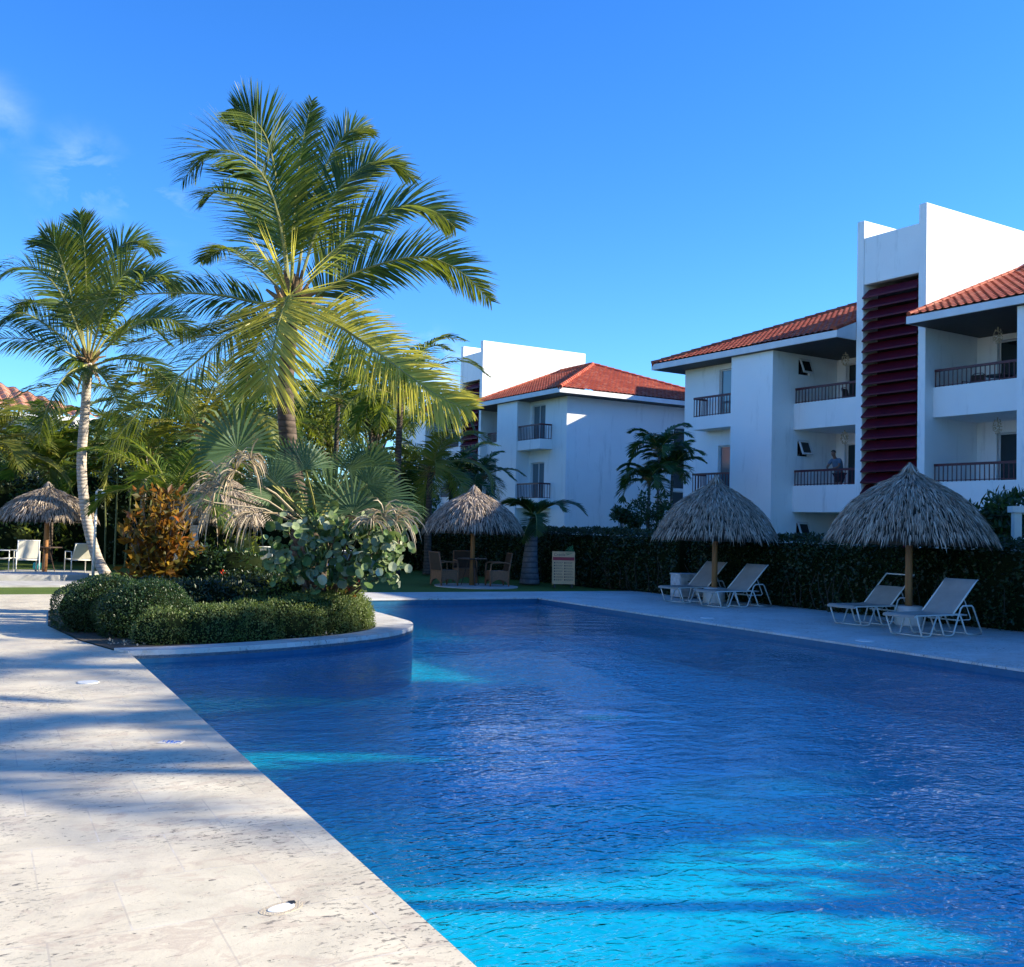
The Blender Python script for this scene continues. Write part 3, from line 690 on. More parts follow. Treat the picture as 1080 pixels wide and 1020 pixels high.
b = MB((1.9, 32.4, 0)); b.lathe((1.9, 32.4, 0), [(0.0, .002), (1.5, .002), (1.5, -.03)], 32); tag(b.build('paved_circle', M['concrete']), kind='structure')

# ------------------------------------------------------------------ furniture
def lounger(label, loc, rz, slip=False):
    root = empty('sun_lounger', loc, rz, label, 'sun lounger', 'sun loungers on the far deck')
    b = MB(); W_ = .30; r = .014
    bx, bz = (1.62, .92)
    for y in (-W_, W_):
        b.tube([(.0, y, .33), (.04, y, .355), (1.05, y, .355), (1.35, y, .345)], r, 8)
        b.tube([(.98, y, .36), (bx, y, bz), (bx+.03, y, bz+.01)], r, 8)
        b.tube([(.05, y, .35), (.19, y*.98, .03), (.24, y*.95, .014), (.36, y*.95, .014), (.41, y*.98, .03), (.57, y, .35)], r, 8)
        b.tube([(.60, y, .35), (.74, y, .04), (.79, y, .014), (.95, y, .014), (1.0, y, .04), (1.17, y*1.05, .46), (1.22, y*1.08, .50), (1.45, y*1.08, .50), (1.50, y*1.05, .475), (1.76, y, .05), (1.75, y, .016), (1.40, y, .016), (1.34, y, .04), (1.18, y, .34)], r, 8)
        b.tube([(1.15, y*.9, .26), (1.48, y*.9, .26), (1.5, y*.9, .29), (1.33, y*.9, .60)], .009, 6)
    for (x, z) in ((.0, .33), (.98, .345), (bx, bz), (1.35, .345), (1.15, .26)): b.tube([(x, -W_, z), (x, W_, z)], r*.9, 8)
    for (x, z) in ((.30, .014), (.87, .014), (1.58, .016)): b.tube([(x, -W_*.97, z), (x, W_*.97, z)], r*.8, 6)
    b.build('frame', M['white_metal'], root, True)
    def sling(path, sag, name):
        b = MB(); n = 8; rows = []
        for i, (x, z) in enumerate(path):
            rows.append([V((x, -W_*1.02+2*W_*1.02*j/n, z-sag[i]*(1-(2*j/n-1)**2))) for j in range(n+1)])
        base = len(b.v)
        for off in (0, -.006):
            for rw in rows: b.v.extend([q+V((0, 0, off)) for q in rw])
        m_ = n+1; kk = len(rows)
        for i in range(kk-1):
            for j in range(n):
                b.f.append((i*m_+j, i*m_+j+1, (i+1)*m_+j+1, (i+1)*m_+j)); b.f.append((kk*m_+(i+1)*m_+j, kk*m_+(i+1)*m_+j+1, kk*m_+i*m_+j+1, kk*m_+i*m_+j))
        return b.build(name, M['sling'], root, True)
    sling([(-.02, .33), (-.01, .36), (.05, .378), (.3, .375), (.6, .372), (.85, .37), (1.0, .385)], [0, .0, .01, .03, .035, .03, .02], 'seat')
    if slip: pth = [(1.0, .385), (1.1, .46), (1.2, .565), (1.3, .66), (1.36, .71), (1.38, .70)]
    else: pth = [(1.0, .385), (1.12, .48), (1.3, .645), (1.5, .825), (bx-.01, bz+.015), (bx+.03, bz+.015)]
    sling(pth, [.02, .03, .035, .03, .0 if not slip else .04, .0], 'backrest')
    return root
rz = R(4)
def put(px, py):
    q = G(px, py, .36); return V((q.x, q.y, 0))
lounger('nearest sun lounger with raised back right of the large palapa post', put(948, 648), rz)
lounger('sun lounger with slipped sling and bare top bar left of the large palapa post', put(887, 638.5), rz, True)
lounger('sun lounger right of the middle palapa post', put(744, 623), rz+R(3))
lounger('sun lounger behind the middle palapa post in front of the white box', put(705, 619), rz+R(6))
# white storage boxes
p = G(728, 630.5); root = empty('storage_box', p, R(-8), 'weathered white cabinet with two doors by the hedge behind the middle loungers', 'box')
b = MB(); b.box(-.42, .42, -.25, .25, .03, .56); b.build('body', M['box'], root)
b = MB(); b.box(-.44, .44, -.27, .27, .562, .60); b.build('lid', M['box'], root)
for x in (-.2, .2):
    b = MB(); b.box(x-.185, x+.185, -.266, -.252, .07, .53); d_ = b.build('door', M['box'], root); b = MB(); b.box(x-.03, x+.03, -.282, -.267, .40, .42); b.build('handle', M['black_metal'], d_)
# wicker chairs and table
def wicker(label, loc, rz):
    root = empty('wicker_armchair', loc, rz, label, 'chair', 'wicker armchairs under the shaded palapa')
    b = MB(); b.box(-.27, .27, -.25, .27, .36, .42); b.build('seat', M['wicker'], root)
    b = MB(); mt = Matrix.Translation((0, .27, .42)) @ Matrix.Rotation(R(-10), 4, 'X'); b.box(-.25, .25, -.02, .02, 0, .48, mt); b.build('backrest', M['dark_sling'], root)
    b = MB()
    for x in (-.28, .28):
        b.tube([(x, -.25, 0), (x, -.26, .36), (x, -.24, .60), (x, -.18, .645), (x, .15, .65), (x*.97, .29, .62)], .022, 8)
        b.tube([(x, .27, 0), (x, .27, .42), (x*.93, .355, .9)], .02, 8)
    b.tube([(-.26, .355, .9), (.26, .355, .9)], .02, 8); b.build('armrest', M['wicker'], root, True)
    b = MB()
    def skirt(P):
        n = 10; vs = []; fs = []
        for i in range(n+1):
            t = i/n; zb = .02+.16*math.sin(math.pi*t)**.6 if 0 < i < n else .0
            vs += [P(t, .36), P(t, zb)]
        fs = [(2*i, 2*i+1, 2*i+3, 2*i+2) for i in range(n)]; b.add(vs, fs)
    skirt(lambda t, z: V((-.27+.54*t, -.25, z))); skirt(lambda t, z: V((-.27+.54*t, .27, z)))
    skirt(lambda t, z: V((-.272, -.25+.52*t, z))); skirt(lambda t, z: V((.272, -.25+.52*t, z)))
    o = b.build('skirt', M['wicker'], root); md = o.modifiers.new('s', 'SOLIDIFY'); md.thickness = .012
    return root
wicker('wicker armchair left of the shaded palapa table', V((11.45, 25.85, 0)), R(125)+R(-27))
wicker('wicker armchair right of the shaded palapa table', V((12.85, 25.45, 0)), R(-75)+R(-27))
wicker('wicker armchair behind the shaded palapa table against the hedge', V((12.55, 26.9, 0)), R(-10))
def roundtable(label, loc, mat, h=.74, r=.42):
    root = empty('round_table', loc, 0, label, 'table')
    b = MB(); b.lathe((0, 0, 0), [(.09, h-.03), (r-.01, h-.03), (r, h-.02), (r, h-.006), (r-.01, h), (.09, h), (.09, h-.03)], 32); b.build('tabletop', mat, root)
    b = MB()
    for k in range(3):
        a = k*2.094+.4; b.tube([(.10*math.cos(a), .10*math.sin(a), h-.03), (.30*math.cos(a), .30*math.sin(a), .0)], .014, 6)
    b.build('leg', mat, root)
roundtable('dark round table around the post of the shaded palapa', V((12.29, 25.88, .0)), M['dark_wood'])
roundtable('brown round table around the post of the sunlit left palapa', V((1.82, 32.54, .0)), M['dark_wood'], .72, .45)
def slingchair(label, loc, rz, mat, group, tilt=12, name='sling_chair', lowback=False, cat='chair'):
    root = empty(name, loc, rz, label, cat, group); b = MB(); W_ = .29
    a = R(tilt); H = .52; bx, bz = .24+math.sin(a)*H, .40+math.cos(a)*H
    for x in (-W_, W_):
        b.tube([(x, -.26, 0), (x, -.26, .62), (x, .26, .62), (x, .28, 0)], .017, 8); b.tube([(x*.92, -.25, .40), (x*.92, .24, .38), (x*.92, bx, bz)], .015, 8)
    for y, z in ((-.25, .40), (bx, bz), (.24, .38)): b.tube([(-W_, y, z), (W_, y, z)], .014, 8)
    b.build('frame', M['white_metal'], root, True)
    b = MB(); b.box(-W_*.9, W_*.9, -.25, .23, .385, .397); b.build('seat', mat, root)
    b = MB(); mt = Matrix.Translation((0, .24, .40)) @ Matrix.Rotation(-a, 4, 'X'); b.box(-W_*.9, W_*.9, -.006, .006, .02, H, mt); b.build('backrest', mat, root)
    return root
gr = 'white sling chairs under the sunlit left palapa'
slingchair('leftmost white sling chair under the sunlit left palapa', V((.72, 32.1, 0)), R(70), M['white_sling'], gr)
slingchair('white sling chair with its back to the pool, left of the brown table', V((1.30, 31.6, 0)), R(185), M['white_sling'], gr, 6)
slingchair('white reclined chair seen from behind, right of the brown table', V((2.65, 31.75, 0)), R(195), M['white_sling'], gr, 30, 'reclining_chair')
b = MB(G(39, 601)); pb = G(39, 601); b.lathe(pb, [(0, 0), (.10, 0), (.12, .08), (.11, .2), (.08, .22), (0, .2)], 14); tag(b.build('beach_bag', M['teal'], None, True), 'small teal bag on the ground under a white chair', 'bag')
gr = 'chairs glimpsed behind the planted bed'
for (px, py, a, mt, lb, nm, tl) in ((214, 611, 160, 'blue_sling', 'white chair with blue grey sling right of the croton', 'sling_chair', 10), (250, 613, 215, 'white_sling', 'white chair seen through the leaves under the half hidden palapa', 'sling_chair', 14),
        (193, 609, 120, 'white_sling', 'white chair behind the lower leaves of the croton', 'sling_chair', 10), (350, 610, 200, 'blue_sling', 'blue grey reclined chair seen below the sea grape', 'reclining_chair', 35), (275, 609, 170, 'white_sling', 'white chair behind the stems of the sea grape', 'sling_chair', 20)):
    slingchair(lb, G(px, py), R(a), M[mt], gr, tl, nm)
# menu board
p = G(594, 620); root = empty('menu_board', p, R(-27.5)+R(6), 'cream menu board with red band standing on the grass before the hedge', 'sign')
M['board'] = plain('cream_board', (.64, .40, .20), (.56, .34, .17), 3, .6); M['board_red'] = plain('red_band', (.36, .02, .03), (.3, .02, .03), 3, .6)
M['board_green'] = plain('palm_green_print', (.03, .14, .04), (.05, .2, .06), 12, .6); M['board_ink'] = plain('dark_ink', (.06, .04, .03), (.08, .05, .04), 9, .6)
tm = Matrix.Translation((0, 0, .1)) @ Matrix.Rotation(R(-6), 4, 'X')
bd = MB(); bd.box(-.30, .30, -.012, .012, 0, .88, tm); bo = bd.build('board', M['board'], root)
bd = MB(); bd.box(-.315, -.30, -.02, .02, -.02, .9, tm); bd.box(.30, .315, -.02, .02, -.02, .9, tm); bd.box(-.30, .30, -.02, .02, .88, .9, tm); bd.build('edge_frame', M['board'], root)
bd = MB(); bd.box(-.30, .30, -.0145, -.0125, .655, .745, tm); bd.build('red_band', M['board_red'], bo)
bd = MB()
for k in range(7):
    a = R(200-k*16); c0 = tm @ V((.30, -.014, .88)); bd.add([c0, tm @ V((.30+.27*math.cos(a), -.0142, .88+.27*math.sin(a)*.8)), tm @ V((.30+.22*math.cos(a+.13), -.0142, .88+.22*math.sin(a+.13)*.8))], [(0, 1, 2)])
bd.build('printed_leaf', M['board_green'], bo)
t_ = text('Creole', .115, M['board_ink'], tm @ V((-.11, -.0135, .81)), (R(84), 0, 0), 'lettering', bo)
bd = MB(); rr = random.Random(3)
for cx in (-.27, .02):
    for k in range(7):
        z = .585-k*.078; bd.box(cx, cx+.035, -.0145, -.0125, z-.02, z+.02, tm)
        for j in range(2):
            x = cx+.05
            while x < cx+.22:
                ww = rr.uniform(.015, .05); bd.box(x, x+ww, -.0142, -.0125, z+.008-j*.024, z+.018-j*.024, tm); x += ww+.012
bd.build('printed_lines', M['board_ink'], bo)
bd = MB(); bd.box(-.26, -.22, -.02, .02, 0, .1); bd.box(.22, .26, -.02, .02, 0, .1); bd.box(-.26, -.22, .02, .28, 0, .03); bd.box(.22, .26, .02, .28, 0, .03); bd.build('leg', M['black_metal'], root)
# outdoor shower
p = G(98, 609); root = empty('outdoor_shower', p, R(-20), 'thin white outdoor shower pole before the leaning palm trunk', 'shower')
b = MB(); b.tube([(0, 0, 0), (0, 0, 1.2), (0, 0, 2.3)], [.04, .035, .03], 10); b.build('pole', M['white_metal'], root, True)
b = MB(); b.tube([(0, 0, 2.28), (.04, 0, 2.34), (.12, 0, 2.34), (.17, 0, 2.28)], .025, 8); b.tube([(.17, 0, 2.28), (.19, 0, 2.2)], [.04, .085], 12); b.build('shower_head', M['white_metal'], root, True)
# white gate posts in the hedge
p = G(1072, 640); dq = 15.4; p = at(1072, 560, 19.5)
root = empty('white_fence', V((p.x, p.y, 0)), R(-30), 'white post with cap and rail rising over the hedge at the right edge', 'fence')
b = MB(); b.box(-.07, .07, -.07, .07, 0, 2.15); b.build('post', M['white_metal'], root)
b = MB(); b.box(-.12, .12, -.12, .12, 2.15, 2.27); b.build('cap', M['white_metal'], root)
b = MB(); b.box(.12, 2.2, -.03, .03, 2.12, 2.2); b.box(.07, 2.2, -.03, .03, 1.5, 1.56); b.build('rail', M['white_metal'], root)
# floor lamp and furniture on the upper balcony
def balc(v, u, z, ang=4.4): return BL(v, u, z, ang)
root = empty('patio_table', balc(29.5, 18.9, 6.0), R(4.4), 'dark metal patio table on the upper right balcony', 'table')
b = MB(); b.lathe((0, 0, 0), [(0, .70), (.42, .70), (.42, .73), (0, .73)], 24); b.build('tabletop', M['black_metal'], root)
b = MB()
for k in range(4):
    a = k*math.pi/2+.7; b.tube([(.33*math.cos(a), .33*math.sin(a), .70), (.38*math.cos(a), .38*math.sin(a), 0)], .015, 6)
b.build('leg', M['black_metal'], root)
def metalchair(label, loc, rz):
    root = empty('patio_chair', loc, rz, label, 'chair', 'dark metal balcony chairs')
    b = MB()
    for x in (-.24, .24):
        b.tube([(x, -.24, 0), (x, -.24, .45), (x, -.2, .64), (x, .2, .66), (x, .26, .0)], .013, 6); b.tube([(x, .2, .44), (x, .3, .85)], .013, 6)
    b.tube([(-.24, .3, .85), (-.12, .32, .93), (.12, .32, .93), (.24, .3, .85)], .013, 6); b.build('frame', M['black_metal'], root)
    b = MB(); b.box(-.23, .23, -.22, .22, .43, .45); b.build('seat', M['black_metal'], root)
    b = MB(); mt = Matrix.Translation((0, .22, .47)) @ Matrix.Rotation(R(-13), 4, 'X'); b.box(-.22, .22, -.005, .005, 0, .42, mt); b.build('backrest', M['dark_sling'], root)
metalchair('dark metal chair left of the balcony table', balc(29.45, 19.8, 6.0), R(-80)); metalchair('dark metal chair right of the balcony table by the glass door', balc(29.6, 18.0, 6.0), R(95))
metalchair('dark metal chair on the upper balcony left of the stair tower', balc(29.3, 24.4, 6.0), R(20))

# ------------------------------------------------------------------ person leaning on the balcony rail
def skin(name, verts, edges, radii, mat, parent=None, sub=2, rootv=0):
    me = bpy.data.meshes.new(name); me.from_pydata(verts, edges, []); me.update()
    o = bpy.data.objects.new(name, me); COL.objects.link(o)
    if parent: o.parent = parent
    me.materials.append(mat)
    md = o.modifiers.new('skin', 'SKIN'); md.use_smooth_shade = True
    for i, r in enumerate(radii):
        sv = me.skin_vertices[0].data[i]; sv.radius = r if isinstance(r, tuple) else (r, r); sv.use_root = (i == rootv)
    s_ = o.modifiers.new('sub', 'SUBSURF'); s_.levels = sub; s_.render_levels = sub
    return o
M['skin'] = plain('skin', (.24, .12, .08), (.2, .1, .065), 6, .5); M['shirt'] = plain('grey_blue_shirt', (.11, .17, .24), (.08, .13, .19), 9, .9)
M['shorts'] = plain('dark_shorts', (.02, .022, .035), (.03, .03, .045), 9, .9); M['hair'] = plain('short_dark_hair', (.03, .022, .018), (.04, .03, .025), 30, .8)
def person(loc, rz):
    # faces local -x ; leaning forward over the rail
    V_ = []; E_ = []; R_ = []
    def v(x, y, z, r, c=None):
        V_.append((x, y, z)); R_.append(r)
        if c is not None: E_.append((c, len(V_)-1))
        return len(V_)-1
    pel = v(.12, 0, .93, (.15, .13)); ab = v(.06, 0, 1.08, (.15, .13), pel); ch = v(-.04, 0, 1.28, (.17, .13), ab); nk0 = v(-.12, 0, 1.43, (.075, .09), ch)
    nk = v(-.165, 0, 1.49, (.055, .055), nk0); hd = v(-.20, 0, 1.56, (.075, .07), nk); h2 = v(-.22, 0, 1.64, (.095, .08), hd); h3 = v(-.215, 0, 1.72, (.07, .06), h2)
    nose = v(-.315, 0, 1.60, (.012, .012), h2)
    for s in (-1, 1):
        hp = v(.13, s*.10, .88, (.095, .095), pel); kn = v(.06, s*.11, .48, (.06, .06), hp); an = v(.12, s*.115, .09, (.04, .04), kn); to = v(-.06, s*.13, .035, (.035, .025), an)
        sh = v(-.09, s*.19, 1.38, (.06, .06), ch); el = v(-.24, s*.27, 1.13, (.045, .045), sh); wr = v(-.42, s*.10, 1.035, (.03, .025), el); pm = v(-.45, s*.04, 1.03, (.035, .018), wr)
        for k in range(4):
            f1 = v(-.475-.004*k, s*(.03-.017*k), 1.025+.004*k, (.009, .009), pm); f2 = v(-.475+.01*k, s*(.0-.02*k)-s*.02, 1.00-.002*k, (.008, .008), f1)
        th = v(-.43, s*.01, 1.055, (.009, .009), pm)
    root = empty('person', loc, rz, 'person in a grey blue shirt and dark shorts leaning on the balcony rail', 'person')
    root.scale = (.95, .95, .95)
    skin('body', V_, E_, R_, M['skin'], root, 2)
    V2 = [(.12, 0, .86), (.07, 0, 1.08), (-.04, 0, 1.28), (-.115, 0, 1.42)]; E2 = [(0, 1), (1, 2), (2, 3)]; R2 = [(.18, .175), (.18, .165), (.195, .155), (.10, .11)]
    for s in (-1, 1):
        V2 += [(-.09, s*.20, 1.38), (-.19, s*.25, 1.22)]; n = len(V2); E2 += [(2, n-2), (n-2, n-1)]; R2 += [(.082, .082), (.07, .07)]
    skin('shirt', V2, E2, R2, M['shirt'], root, 2)
    V3 = [(.12, 0, .90)]; E3 = []; R3 = [(.165, .16)]
    for s in (-1, 1): V3 += [(.13, s*.10, .82), (.08, s*.115, .52)]; n = len(V3); E3 += [(0, n-2), (n-2, n-1)]; R3 += [(.12, .12), (.10, .10)]
    skin('shorts', V3, E3, R3, M['shorts'], root, 1)
    b = MB()
    for k in range(260):
        d = rv(); d.z = abs(d.z)*.9+.15; d.x = d.x*.8+.25; d = d.normalized(); c = V((-.215, 0, 1.655))+V((d.x*.098, d.y*.085, d.z*.105)); sd = d.cross(rv()).normalized(); b.leaf(c, sd, d.cross(sd), .04, .02, .1, d)
    b.build('hair', M['hair'], root)
    return root
person(balc(29.02, 24.8, 3.0), R(4.4))

# ------------------------------------------------------------------ palms
def frond(b, rb, pts, LL, n=70, w=.04, hang=.6, nrm=None, r0=.028, start=.12, fwd=35, r=rnd, ny=None, seg=3, droopv=.35):
    "one pinnate frond along the world points pts"
    P = catmull(pts, 26); ln = sum((P[i+1]-P[i]).length for i in range(26))
    rb.tube([q for q in P[::2]], [r0*(1-.88*i/13) for i in range(14)], 6)
    for k in range(n):
        t = start+(1-start)*(k+.5)/n; x = t*26; i = min(int(x), 25); c = P[i].lerp(P[i+1], x-i); T = (P[min(i+1, 26)]-P[max(i-1, 0)]).normalized()
        up = nrm or UP
        S_ = T.cross(up)
        if S_.length < .15: S_ = T.cross(UP+FWD*.5)
        S_ = S_.normalized(); Nn = S_.cross(T).normalized()
        L = LL*(.45+.55*math.sin(math.pi*min(1, (t*.95+.12)))**.7)*(1 if t < .85 else (1-(t-.85)*3.2))
        a = R(fwd+30*t+r.uniform(-5, 5))
        for s in (-1, 1):
            if r.random() < .03: continue
            d = S_*s*math.cos(R(90)-a) if False else (S_*s*math.cos(R(28)+(a-R(fwd))*.9)+T*math.sin(R(28)+(a-R(fwd))*.9)+Nn*(droopv*(1-.7*t))*r.uniform(.6, 1.2)*.5)
            d = d.normalized()+rv(r)*.07
            wd = (T*.9+Nn*.35*s+rv(r)*.25).normalized()
            b.blade(c, d, wd, L*r.uniform(.85, 1.1), w*r.uniform(.8, 1.15), hang*r.uniform(.7, 1.3), seg)
def genfrond(c, az, el, length, droop, twist=0, n=8):
    pts = [V(c)]; e = el; a = az
    for i in range(n):
        d = V((math.cos(a)*math.cos(e), math.sin(a)*math.cos(e), math.sin(e))); pts.append(pts[-1]+d*length/n); e -= droop/n*(.5+i/n); a += twist/n
    return pts[::2] if n >= 8 else pts
def trunk(root, pts, r0, r1, mat, o, bulge=1.5, n=14, seg=60):
    b = MB(o); P = catmull(pts, seg); rad = []
    for i in range(seg+1):
        t = i/seg; r_ = r0+(r1-r0)*t; r_ *= 1+(bulge-1)*math.exp(-t*14); r_ *= 1+.035*(i % 2); rad.append(r_)
    b.tube(P, rad, n); return b.build('trunk', mat, root, True)
def boots(root, c, rad, o, n=26, up=.5, seed=3, coco=7):
    r = random.Random(seed); b = MB(o)
    for k in range(n):
        a = r.uniform(0, 6.283); e = r.uniform(.2, 1.3); d = V((math.cos(a)*math.cos(e), math.sin(a)*math.cos(e), math.sin(e)))
        b.tube([c+d*.05+V((0, 0, r.uniform(-.25, .1))), c+d*up*r.uniform(.6, 1.1)], [rad*.55, rad*.16], 6)
    for k in range(n*2):
        a = r.uniform(0, 6.283); d = V((math.cos(a), math.sin(a), r.uniform(-.8, .5))); b.blade(c+d*.06, d, rv(r), r.uniform(.2, .5), .03, 1.2, 3)
    b.build('leaf_bases', M['boot'], root)
    if coco:
        for k in range(coco):
            a = r.uniform(0, 6.283); p = c+V((math.cos(a)*rad*1.6, math.sin(a)*rad*1.6, r.uniform(-.32, -.1)))
            b = MB(o); b.lathe(p, [(.001, .11), (.05, .1), (.085, .04), (.09, -.01), (.07, -.07), (.03, -.11), (.001, -.12)], 10); b.build('coconut', M['bamboo'], root, True)
# --- big coconut palm in the planted bed
D0 = 16.6; base = V((4.67, 16.5, .0)); C0 = at(309, 322, D0)
big = empty('coconut_palm', base, 0, 'tall full coconut palm rising from the middle of the planted bed', 'palm tree', 'coconut palms'); o = base
trunk(big, [base, at(318, 560, D0), at(306, 480, D0), at(301, 420, D0), at(304, 370, D0), C0], .17, .11, M['bark_d'], o, 1.5)
boots(big, C0, .13, o, 30, .55, 5, 6)
g = MB(o); y = MB(o); rb = MB(o)
def F(mb, l, LL, n=80, w=.042, hang=.7, nrm=None, fw=35, **k):
    pts = [at(px, py, D0+dz) for px, py, dz in l]; frond(mb, rb, pts, LL*1.12, int(n*1.7), w*.8, hang, nrm, fwd=fw, **k)
F(g, [(304, 312, 0), (297, 244, -.3), (282, 193, -.5), (257, 166, -.8), (224, 159, -1.0), (192, 190, -1.2)], .95, 95, .045, .55, -FWD*.7+UP*.6)
F(g, [(306, 308, 0), (295, 215, .2), (284, 153, .1), (266, 124, -.1), (247, 114, -.2)], .68, 85, .042, .35, -FWD+RGT*.3)
F(g, [(308, 306, .1), (311, 215, .5), (319, 152, .7), (329, 106, .8)], .52, 80, .04, .3, -FWD)
F(g, [(311, 308, .1), (326, 222, .9), (347, 168, 1.1), (367, 140, 1.2), (389, 136, 1.3)], .62, 80, .04, .55, -FWD*.6+UP*.4)
F(g, [(313, 308, 0), (338, 232, 0), (362, 194, .1), (398, 170, .2), (436, 188, .3)], .75, 85, .042, .5, -FWD*.7+UP*.7)
F(g, [(316, 312, 0), (346, 272, -.2), (380, 240, -.3), (424, 217, -.4), (460, 224, -.5), (480, 240, -.6)], .80, 85, .042, .55, -FWD*.7+UP*.7)
F(g, [(316, 330, 0), (346, 303, .1), (388, 283, .2), (442, 271, .2), (482, 284, .1), (518, 318, 0)], .78, 95, .042, .5, -FWD*.8+UP*.45)
F(y, [(306, 325, 0), (305, 312, -.7), (297, 330, -1.3), (287, 372, -1.7), (279, 412, -1.8)], 1.15, 85, .05, .15, -FWD, droopv=.05)
F(y, [(318, 332, 0), (346, 338, -.4), (382, 360, -.9), (424, 391, -1.2), (466, 420, -1.3), (497, 432, -1.4)], .78, 105, .044, .6, -FWD+UP*.35)
F(g, [(300, 325, 0), (265, 318, -.1), (229, 311, -.2), (176, 309, -.2), (118, 314, -.2), (66, 326, -.1)], .74, 100, .042, .8, UP*.5-FWD*.6)
F(g, [(298, 330, 0), (272, 338, -.7), (241, 354, -1.2), (188, 398, -1.5), (141, 440, -1.6), (110, 482, -1.6)], .80, 100, .044, .9, UP*.7-FWD*.6)
F(g, [(300, 328, .2), (265, 338, .5), (228, 352, .6), (180, 358, .7), (130, 366, .7)], .72, 85, .042, .8, UP*.6-FWD*.6)
F(g, [(312, 318, .1), (352, 330, 1.4), (378, 372, 2.2), (392, 420, 2.5)], .7, 70, .042, 1.0, UP)
F(g, [(306, 310, .1), (284, 262, .8), (258, 222, 1.3), (232, 202, 1.5), (214, 214, 1.6)], .75, 75, .042, .6, UP*.7-FWD*.5)
F(g, [(303, 314, 0), (272, 282, .9), (240, 262, 1.6), (212, 276, 2.1)], .65, 70, .042, .8, UP-FWD*.2)
F(g, [(300, 330, .2), (276, 350, 1.2), (262, 396, 1.7), (252, 440, 1.8)], .7, 70, .042, 1.0, UP)
g.build('crown', M['coco'], big); tag(y.build('lower_fronds', M['coco_pale'], big), 'yellowish lower fronds brightened in colour to look sunlit'); rb.build('frond_stems', M['rachis'], big)
# --- left leaning coconut palm
D1 = 29.0; base = G(112, 607); C1 = at(93, 383, D1)
lp = empty('coconut_palm', base, 0, 'pale trunked coconut palm leaning over the left lawn behind the shower', 'palm tree', 'coconut palms'); o = base
trunk(lp, [base, at(101, 585, D1), at(91, 545, D1), at(86, 490, D1), at(90, 430, D1), C1], .15, .12, M['bark'], o, 1.0)
boots(lp, C1, .11, o, 20, .5, 6, 5)
g = MB(o); rb = MB(o); D0 = D1
def F1(l, LL, n=70, w=.055, hang=.7, nrm=None): frond(g, rb, [at(px, py, D1+dz) for px, py, dz in l], LL*1.1, int(n*1.6), w*.8, hang, nrm, .035)
F1([(93, 380, 0), (91, 304, 0), (89, 262, 0), (84, 225, -.1)], .95, 80, .055, .35, -FWD)
F1([(93, 380, 0), (70, 319, -.4), (38, 283, -.6), (0, 290, -.8), (-22, 314, -1)], .95, 80, .055, .8, -FWD*.6+UP*.7)
F1([(93, 380, 0), (103, 304, .3), (123, 264, .5), (144, 255, .6), (168, 266, .7)], .95, 80, .055, .6, -FWD*.6+UP*.6)
F1([(95, 380, 0), (130, 315, -.4), (165, 290, -.6), (190, 308, -.7)], .95, 80, .055, .9, -FWD*.6+UP*.7)
F1([(90, 384, 0), (82, 378, -.2), (44, 360, -.8), (0, 357, -1.2), (-42, 366, -1.3)], .95, 85, .055, .9, UP*.5-FWD*.6)
F1([(97, 386, 0), (126, 378, -.5), (156, 385, -.9), (182, 408, -1.1), (196, 440, -1.1)], .95, 80, .055, 1.0, UP-FWD*.4)
F1([(92, 380, 0), (60, 330, 1), (36, 318, 1.6), (14, 334, 2)], .9, 70, .055, .8, UP-FWD*.3)
F1([(96, 380, 0), (120, 350, 1.2), (150, 340, 2), (180, 362, 2.5)], .9, 70, .055, .9, UP-FWD*.3)
F1([(93, 384, 0), (70, 396, -1.2), (50, 430, -1.9), (40, 468, -2)], .9, 70, .055, .9, UP*.6-FWD)
F1([(94, 384, 0), (112, 402, -1.0), (130, 440, -1.5), (138, 478, -1.6)], .9, 70, .055, .9, UP*.6-FWD)
F1([(92, 380, 0), (78, 300, .6), (66, 258, .8), (48, 244, 1)], .9, 70, .055, .6, -FWD*.7+UP*.5)
F1([(92, 380, 0), (52, 345, -.6), (20, 330, -1), (-8, 344, -1.2)], .95, 75, .055, .8, UP*.6-FWD*.6)
F1([(95, 382, 0), (140, 345, -.9), (176, 336, -1.3), (206, 356, -1.5)], .95, 75, .055, .9, UP*.6-FWD*.6)
F1([(94, 380, 0), (112, 320, -.8), (132, 288, -1.2), (150, 284, -1.4)], .9, 75, .055, .7, UP*.4-FWD*.8)
F1([(92, 380, 0), (72, 300, -.4), (60, 262, -.6), (46, 252, -.7)], .9, 75, .055, .5, -FWD)
g.build('crown', M['coco'], lp); rb.build('frond_stems', M['rachis'], lp)
b = MB(o); r = random.Random(5)
for k in range(16):
    a = r.uniform(0, 6.283); d = V((math.cos(a), math.sin(a), -.3)); b.blade(C1+d*.1-V((0, 0, .1)), d, d.cross(UP), r.uniform(.6, 1.3), .1, 1.6, 3)
b.build('dead_sheaths', M['dryleaf'], lp)
